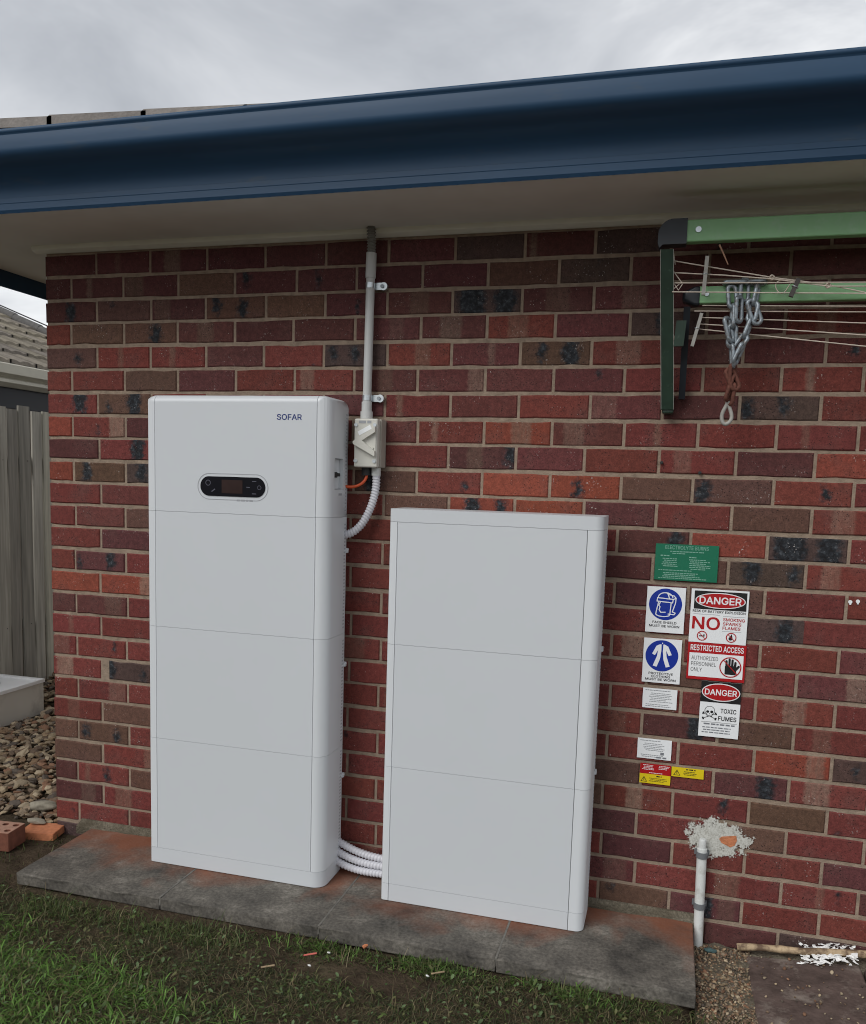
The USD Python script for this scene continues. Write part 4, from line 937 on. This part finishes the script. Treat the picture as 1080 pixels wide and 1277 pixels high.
def brick_on_ground(name, label, c, L, W_, H, rot, m, mtop, holes=True):
    t = thing(name, c, label, 'brick')
    pl = sg.box(-L/2, -W_/2, L/2, W_/2).buffer(-.004).buffer(.004)
    if holes:
        for i in range(5):
            for j in range(2): pl = pl.difference(sg.Point(-L/2+L*(i+.5)/5, -W_/4+W_/2*j).buffer(.0115, 6))
    pl = affinity.translate(affinity.rotate(pl, rot, origin=(0, 0)), c[0], c[1])
    part(t, 'body', extz(pl, c[2], c[2]+H-.0015), m); part(t, 'top_face', extz(pl.buffer(-.0015), c[2]+H-.0015, c[2]+H), mtop)
    if holes: part(t, 'hole_floor', extz(affinity.translate(affinity.rotate(sg.box(-L/2+.01, -W_/2+.01, L/2-.01, W_/2-.01), rot, origin=(0, 0)), c[0], c[1]), c[2]+.001, c[2]+.006), 'soil')
h1, h2 = at(10.2, 1039.7, .03, 2), at(35, 1024.4, .03, 2)
dr = h2-h1; yaw_ = math.degrees(math.atan2(dr[1], dr[0])); e1 = dr/np.linalg.norm(dr); e2 = np.array([-e1[1], e1[0], 0])
ctr = h1+e1*.055+e2*.115; ctr[2] = -.046
brick_on_ground('loose_brick', 'loose red brick with round core holes lying in the dirt', ctr, .115, .23, .076, yaw_, 'old_brick', 'brick_pink') if False else brick_on_ground('loose_brick', 'loose red brick with round core holes lying in the dirt', ctr, .23, .11, .076, yaw_+90, 'old_brick', 'brick_pink')
q1 = at(53, 1034, -.03, 2)
brick_on_ground('loose_brick', 'flat orange half brick lying against the house corner', (q1[0], q1[1], -.055), .15, .11, .03, 12, 'brick_orange', 'brick_orange', False)
# flat stones near the corner
for (x, y, a, b, lb) in ((55, 1005, .055, .035, 'flat grey brown stone leaning at the house corner'), (46, 1024, .035, .016, 'yellowish long stone beside the orange brick')):
    c = at(x, y, -.01, 2); v, f = pebble(c, a, b, b*.6, .5, 77, 2)
    tag(part(None, 'stone', (v, f), 'tinted_stone', smooth=True, pv={'tint': np.tile((.30, .27, .21), (len(v), 1))}), lb, 'stone')

fe = thing('fence', (-1.9, 2, 0), 'weathered grey timber paling fence behind the pebbles', 'fence')
y = -2.38; k = 0
while y < 6.5:
    front = k % 2 == 0; w = rng.uniform(.090, .105)
    x0 = -1.9+(0 if front else -.006); top = 1.89+rng.normal(0, .009); y1 = y+w+.017
    pl = box(x0-.014, x0, y, y+w, -.1, top); v = pl.vertices
    v[v[:, 2] > 1, 1] += rng.normal(0, .003); v[v[:, 2] > 1, 0] += rng.normal(0, .002)
    col = np.array((.42, .40, .36))*rng.uniform(.55, 1.1)*np.array([1, rng.uniform(.97, 1.02), rng.uniform(.92, 1.05)])
    pp_ = part(fe, 'paling', pl, 'timber', pv={'tint': np.tile(col, (len(pl.vertices), 1))}); y = y1; k += 1
    if front:
        for z in (.385, 1.535): part(pp_, 'nail', cyl((x0-.002, y-w/2, z), (x0+.0015, y-w/2, z), .004, 6), 'peg_dark')
for z in (.35, 1.5): part(fe, 'rail', box(-1.965, -1.927, -2.4, 6.5, z, z+.075), 'timber', pv={'tint': np.tile((.2, .19, .16), (8, 1))})

nb = thing('neighbour_house', (-3.6, 3.5, 0), 'neighbouring house with brown tiled roof beyond the fence', 'house')
sl, GXn, GZn = math.tan(math.radians(22)), -3.0, 2.348
rf = part(nb, 'roof', (np.array([[-3.0, -3, GZn-.01], [-3.0, 5.55, GZn-.01], [-6.6, 5.55, GZn-.01+3.6*sl], [-6.6, -3, GZn-.01+3.6*sl]]), np.array([[0, 1, 2, 3]])), 'brown_fascia')
def roll_tile(y0, r):
    W_, n = .30, 17; ys = np.linspace(0, W_+.02, n); prof_ = .018*np.abs(np.sin(np.pi*(ys/W_*2+.25)))**.7
    x0, x1 = -3.0-.345*r+.03, -3.0-.345*(r+1)-.02
    z0, z1 = GZn+(-3.0-x0)*sl+.042, GZn+(-3.0-x1)*sl+.012
    top0 = np.c_[np.full(n, x0), y0+ys, z0+prof_]; top1 = np.c_[np.full(n, x1), y0+ys, z1+prof_]; bot = np.c_[np.full(n, x0), y0+ys, z0-.030+prof_*.75]
    V = np.vstack([top0, top1, bot]); F = []
    for i in range(n-1): F += [[i, i+1, n+i+1], [i, n+i+1, n+i], [2*n+i, 2*n+i+1, i+1], [2*n+i, i+1, i]]
    return V, np.array(F)
for r in range(10):
    for k in range(13):
        y0 = 5.55-.30*(k+1)
        V, F = roll_tile(y0, r); c = np.array((.23, .20, .165))*rng.uniform(.7, 1.15)*np.array([1, 1, rng.uniform(.88, 1.02)])
        part(rf, 'tile', (V, F), 'concrete_tile', smooth=35, pv={'tint': np.tile(c, (len(V), 1))})
for r in range(10):
    x0 = -3.0-.345*r+.04; z0 = GZn+(-3.0-x0)*sl+.055
    t_ = tube([(x0, 5.57, z0), (x0-.37, 5.57, z0+.37*sl-.01)], .055, 12); part(rf, 'verge_tile', t_, 'concrete_tile', smooth=40, pv={'tint': np.tile((.12, .115, .11), (len(t_.vertices), 1))})
def exty(pts, y0, y1):
    e_ = trimesh.creation.extrude_polygon(sg.Polygon(pts), y1-y0, engine='earcut'); v_ = e_.vertices.copy(); e_.vertices = np.c_[v_[:, 0], y1-v_[:, 2], v_[:, 1]]; return e_
gp = [(-3.0, GZn-.19), (-2.975, GZn-.19), (-2.93, GZn-.155), (-2.93, GZn-.13), (-2.955, GZn-.115), (-2.905, GZn-.085), (-2.90, GZn-.01), (-2.915, GZn), (-2.925, GZn-.01), (-2.925, GZn-.08), (-3.0, GZn-.09)]
part(nb, 'gutter', exty(gp, -3, 5.6), 'cream_gutter', smooth=25)
part(nb, 'fascia', box(-3.03, -3.001, -3, 5.6, GZn-.36, GZn+.0), 'brown_fascia'); part(nb, 'soffit', box(-3.6, -3.031, -3, 5.5, GZn-.2, GZn-.19), 'brown_fascia')
part(nb, 'wall', box(-4.6, -3.5, -3, 5.4, -.1, GZn-.2), 'cream_wall')
pa, pb = at(-40, 363, 9.0), at(90, 420, 9.0)
tag(part(None, 'power_line', tube([pa-(pb-pa)*2, pa, pb, pb+(pb-pa)*2], .011, 6), 'cable_black'), 'thin dark overhead wire against the sky at the left', 'cable')

# ------------------------------------------------------------------ right: stick, crumpled white scrap, rag, small litter
a, b = at(919, 1182, -.040, 1), at(1080, 1192, -.048, 1); d = b-a
st = part(None, 'broom_handle', tube(np.array([a+d*t+np.array([0, 0, .002*math.sin(t*9)]) for t in np.linspace(0, 2.2, 26)])+np.array([0, 0, .004]), [.0115+.0012*math.sin(i*1.9) for i in range(26)], 12), 'stick_wood', smooth=True)
tag(st, 'long weathered wooden stick lying along the base of the wall', 'stick')
nx, nz = 64, 30; r = np.random.default_rng(5); UU, VV = np.meshgrid(np.linspace(0, 1, nx), np.linspace(0, 1, nz), indexing='ij')
q_ = np.stack([UU*7, VV*4, np.zeros_like(UU)], -1); n1, n2, n3 = (meshkit.fbm(q_*1.6, 4, sd)-.5 for sd in (3, 14, 25))
X = 2.935+.175*UU+.07*n1; Y = -.012-.085*VV+.05*n2; Z = -.054+.035*UU+.030*np.abs(n3)+.022*(1-VV)
keep_ = meshkit.noise(np.stack([UU*34, VV*15, np.zeros_like(UU)], -1), 31)+.6*np.hypot((UU-.5)*1.6, (VV-.5)*1.6)
F = []
for i in range(nx-1):
    for j in range(nz-1):
        if keep_[i, j] < .90: a_ = i*nz+j; F += [[a_, a_+nz, a_+nz+1], [a_, a_+nz+1, a_+1]]
tag(part(None, 'white_scrap', (np.stack([X, Y, Z], -1).reshape(-1, 3), np.array(F)), 'white_scrap'), 'crumpled torn white plastic lying around the stick by the wall', 'litter')
c = at(886, 1185, -.068, 2); rag = trimesh.creation.icosphere(3, 1.0); v = rag.vertices; rag.vertices = v*(.6+.8*meshkit.fbm(v*3, 3, 9))[:, None]*[.020, .011, .006]+c
mat('teal_rag', (0.06, 0.11, 0.11), 0.9, 0.4, 80); tag(part(None, 'rag', rag, 'teal_rag', smooth=True), 'small scrunched blue green rag beside the white pipe foot', 'rag')
mm = []
for (x, y, r_, m, nm, lb, ct) in ((387, 1190, 0, 'red_plastic', 'litter_stick', 'short pink red plastic stick on the bare soil', 'litter'), (334, 1205, 0, 'leaf_dry', 'litter_stick', 'small tan stick on the soil at the edge of the grass', 'litter'), (546, 1213, 0, 'leaf_dry', 'litter_stick', 'pale stalk lying in the grass below the middle paver', 'litter'), (458, 1178, 0, 'brick_orange', 'litter_stick', 'orange brick chip in the grass against the pavers', 'litter')):
    p_ = at(x, y, -.035, 2); dd = np.array([.02, .006, .004]) if m != 'brick_orange' else np.array([.012, .008, .008])
    tag(part(None, nm, tube([p_-dd, p_+dd], .0028 if m != 'brick_orange' else .006, 7), m, smooth=40), lb, ct)
for (x, y, lb) in ((410, 1188, 'white stone chip on the bare soil, nearer the pavers'), (386, 1204, 'white stone chip on the bare soil, nearer the camera'), (533, 1217, 'pale stone chip in the grass below the pavers')):
    v, f = pebble(at(x, y, -.04, 2), .006, .0045, .003, .3, int(x)); tag(part(None, 'stone_chip', (v, f), 'white_scrap', smooth=True), lb, 'stone')
# gravel crumbs in the grit strip
V, F, T, n0 = [], [], [], 0
for k in range(2600):
    x, y = rng.uniform(2.605, 2.79), rng.uniform(-.55, -.02); s_ = rng.gamma(3, .0007)+.0010
    if rng.random() < .06: x, y = rng.uniform(2.8, 3.3), rng.normal(-.25, .2)
    zz = -.030 if x > 2.79 and y < -.07 else -.040
    zz += -.036+.09*min(max(x-2.75, 0), .45)+.02*min(max((-.3-y)/.3, 0), 1)
    v, f = pebble((x, y, zz), s_*1.2, s_, s_*.8, rng.uniform(0, 6), k, 0); V.append(v); F.append(f+n0); n0 += len(v)
    T.append(np.tile(np.array(SC[rng.integers(len(SC))])*rng.uniform(.5, 1.3), (len(v), 1)))
tag(part(None, 'grit', (np.vstack(V), np.vstack(F)), 'tinted_stone', smooth=True, pv={'tint': np.vstack(T)}), 'loose pale stone crumbs in the strip beside the pavers', 'gravel', None, 'stuff')

# ------------------------------------------------------------------ grass
def blades(n, xs, ys, L, W_, cols, lean, dens=None, seed=0):
    """curved three-segment blades; returns vertices, faces, tints"""
    r = np.random.default_rng(seed); x = r.uniform(*xs, n); y = r.uniform(*ys, n)
    ok = dens(x, y) > r.random(n); x, y = x[ok], y[ok]; n = len(x)
    z = ground_z(x, y); a = r.uniform(0, 2*np.pi, n); l = L*r.gamma(5, .2, n); ln = np.clip(r.normal(lean, .35, n), .1, 1.9)
    d = np.stack([np.cos(a), np.sin(a)], -1); s_ = np.stack([-np.sin(a), np.cos(a)], -1); w = W_*r.uniform(.6, 1.3, n)
    P = []
    for t, ww in ((0, 1.0), (.4, .9), (.75, .6), (1.0, .05)):
        hz = l*(np.sin(np.clip(ln, .2, 1.6)*t)/np.clip(ln, .2, 1.6)) if False else l*t*np.cos(ln*t*.8)
        fw = l*t*np.sin(ln*t*.8+.12)
        c = np.c_[x+d[:, 0]*fw, y+d[:, 1]*fw, z-.004+hz]
        P += [np.c_[c[:, :2]-s_*(w*ww)[:, None]/2, c[:, 2]], np.c_[c[:, :2]+s_*(w*ww)[:, None]/2, c[:, 2]]]
    V = np.stack(P, 1).reshape(-1, 3); b = np.arange(n)[:, None]*8
    f = np.array([[0, 1, 3], [0, 3, 2], [2, 3, 5], [2, 5, 4], [4, 5, 7], [4, 7, 6]]).ravel(); F = (b+f).reshape(-1, 3)
    cc = np.array(cols)[r.integers(len(cols), size=n)]*r.uniform(.7, 1.3, (n, 1)); return V, F, np.repeat(cc, 8, 0)

def soilness(x, y):
    """1 where the lawn is worn to bare earth"""
    n = meshkit.fbm(np.stack([x*4, y*6, np.zeros_like(x)], -1), 3, 11)
    m = 1.25*np.exp(-((x-1.52)/.30)**2-((y+.60)/.075)**2)+.9*np.exp(-((x-.75)/.35)**2-((y+.50)/.035)**2)+.5*np.exp(-((x-.55)/.16)**2-((y+.66)/.05)**2)+.7*np.exp(-((x-2.05)/.12)**2-((y+.475)/.03)**2)
    return np.clip(m+(n-.5)*1.3, 0, 1)
clump = lambda x, y: np.clip(meshkit.fbm(np.stack([x*9, y*13, np.zeros_like(x)], -1), 3, 17)*4.2-1.45, 0.14, 1)
lawn = lambda x, y: np.where((y < -.475-.02*meshkit.noise(np.stack([x*11, y*0, y*0], -1), 5)) | (x < .17) & (y < -.02) & (x > -.9), 1, 0)*(1-.93*soilness(x, y))*np.where((x > 2.52) & (y > -.60), .35, 1)
bright = lambda x, y: np.clip((-y-.70-.25*(x-.6))/.28, 0, 1)*np.clip((1.5-x)/.4, 0, 1)
left = lambda x, y: np.clip(.6+.4*bright(x, y), 0, 1)
G1 = [(.07, .11, .028), (.095, .135, .038), (.06, .095, .03), (.15, .155, .065)]
G2 = [(.14, .27, .05), (.18, .33, .075), (.11, .22, .04)]
G3 = [(.05, .06, .025), (.085, .075, .035), (.15, .12, .065), (.04, .05, .02)]
sets = [blades(60000, (-.4, 2.9), (-1.35, -.45), .024, .0026, G3, 1.5, lambda x, y: lawn(x, y)*.95, 1),
        blades(62000, (-.4, 2.9), (-1.35, -.48), .021, .0030, G1, 1.45, lambda x, y: lawn(x, y)*left(x, y)*clump(x, y), 2),
        blades(80000, (-.2, 1.6), (-1.35, -.66), .028, .0042, G2+G2+G1+[(.17, .16, .07)], 1.4, lambda x, y: lawn(x, y)*np.clip(clump(x, y)*1.25, 0, 1)*bright(x, y), 3),
        blades(8000, (1.25, 2.55), (-.56, -.468), .024, .0032, G1+G1+G2, 1.15, lambda x, y: np.clip(clump(x, y)*(1.2*np.exp(-((x-1.40)/.11)**2)+1.6*np.exp(-((x-1.74)/.13)**2)+1.3*np.exp(-((x-2.27)/.15)**2))*np.clip((y+.56)/.04, 0, 1)+.04, 0, 1), 4),
        blades(3500, (.3, 1.2), (-.62, -.505), .026, .0030, G1, 1.0, lambda x, y: .7*np.exp(-((x-.42)/.16)**2)+.7*np.exp(-((x-.95)/.22)**2), 5),
        blades(6000, (-.4, 2.9), (-1.3, -.465), .038, .0018, [(.30, .25, .15), (.22, .17, .09)], 1.3, lambda x, y: lawn(x, y)*.6, 6),
        blades(1600, (-.9, .17), (-.45, -.05), .028, .003, G3+G1, .9, lambda x, y: np.where(y < -.06, .5, 0), 8)]
V = np.vstack([s_[0] for s_ in sets]); of = np.cumsum([0]+[len(s_[0]) for s_ in sets]); F = np.vstack([s_[1]+o for s_, o in zip(sets, of)])
tag(part(None, 'grass', (V, F), 'grass_blade', smooth=True, pv={'tint': np.vstack([s_[2] for s_ in sets])}), 'patchy short lawn grass in front of the pavers', 'grass', None, 'stuff')
# clover and broad weeds among the grass
V, F, T, n0 = [], [], [], 0
r = np.random.default_rng(21)
for k in range(2200):
    x, y = r.uniform(0, 2.6), r.uniform(-1.2, -.47)
    if r.random() > float(lawn(np.array([x]), np.array([y]))[0])*.8: continue
    z = float(ground_z(np.array([x]), np.array([y]))[0])+r.uniform(.008, .03); L = r.uniform(.004, .010); a = r.uniform(0, 6.28); tz = r.normal(0, .35)
    pts = [(-1, 0), (-.4, .55), (.4, .5), (1, 0), (.4, -.5), (-.4, -.55)]
    V += [(x+L*(p*math.cos(a)-q_*math.sin(a)), y+L*(p*math.sin(a)+q_*math.cos(a)), z+L*p*tz+abs(q_)*L*.3) for p, q_ in pts]
    F += [[n0, n0+i+1, n0+i] for i in range(1, 5)]; n0 += 6; c = np.array(G1[k % 4] if k % 3 else (.13, .19, .085))*r.uniform(.8, 1.4); T += [c]*6
tag(part(None, 'clover', (np.array(V), np.array(F)), 'grass_blade', smooth=True, pv={'tint': np.array(T)}), 'small broad leaved weeds scattered through the lawn', 'weeds', None, 'stuff')
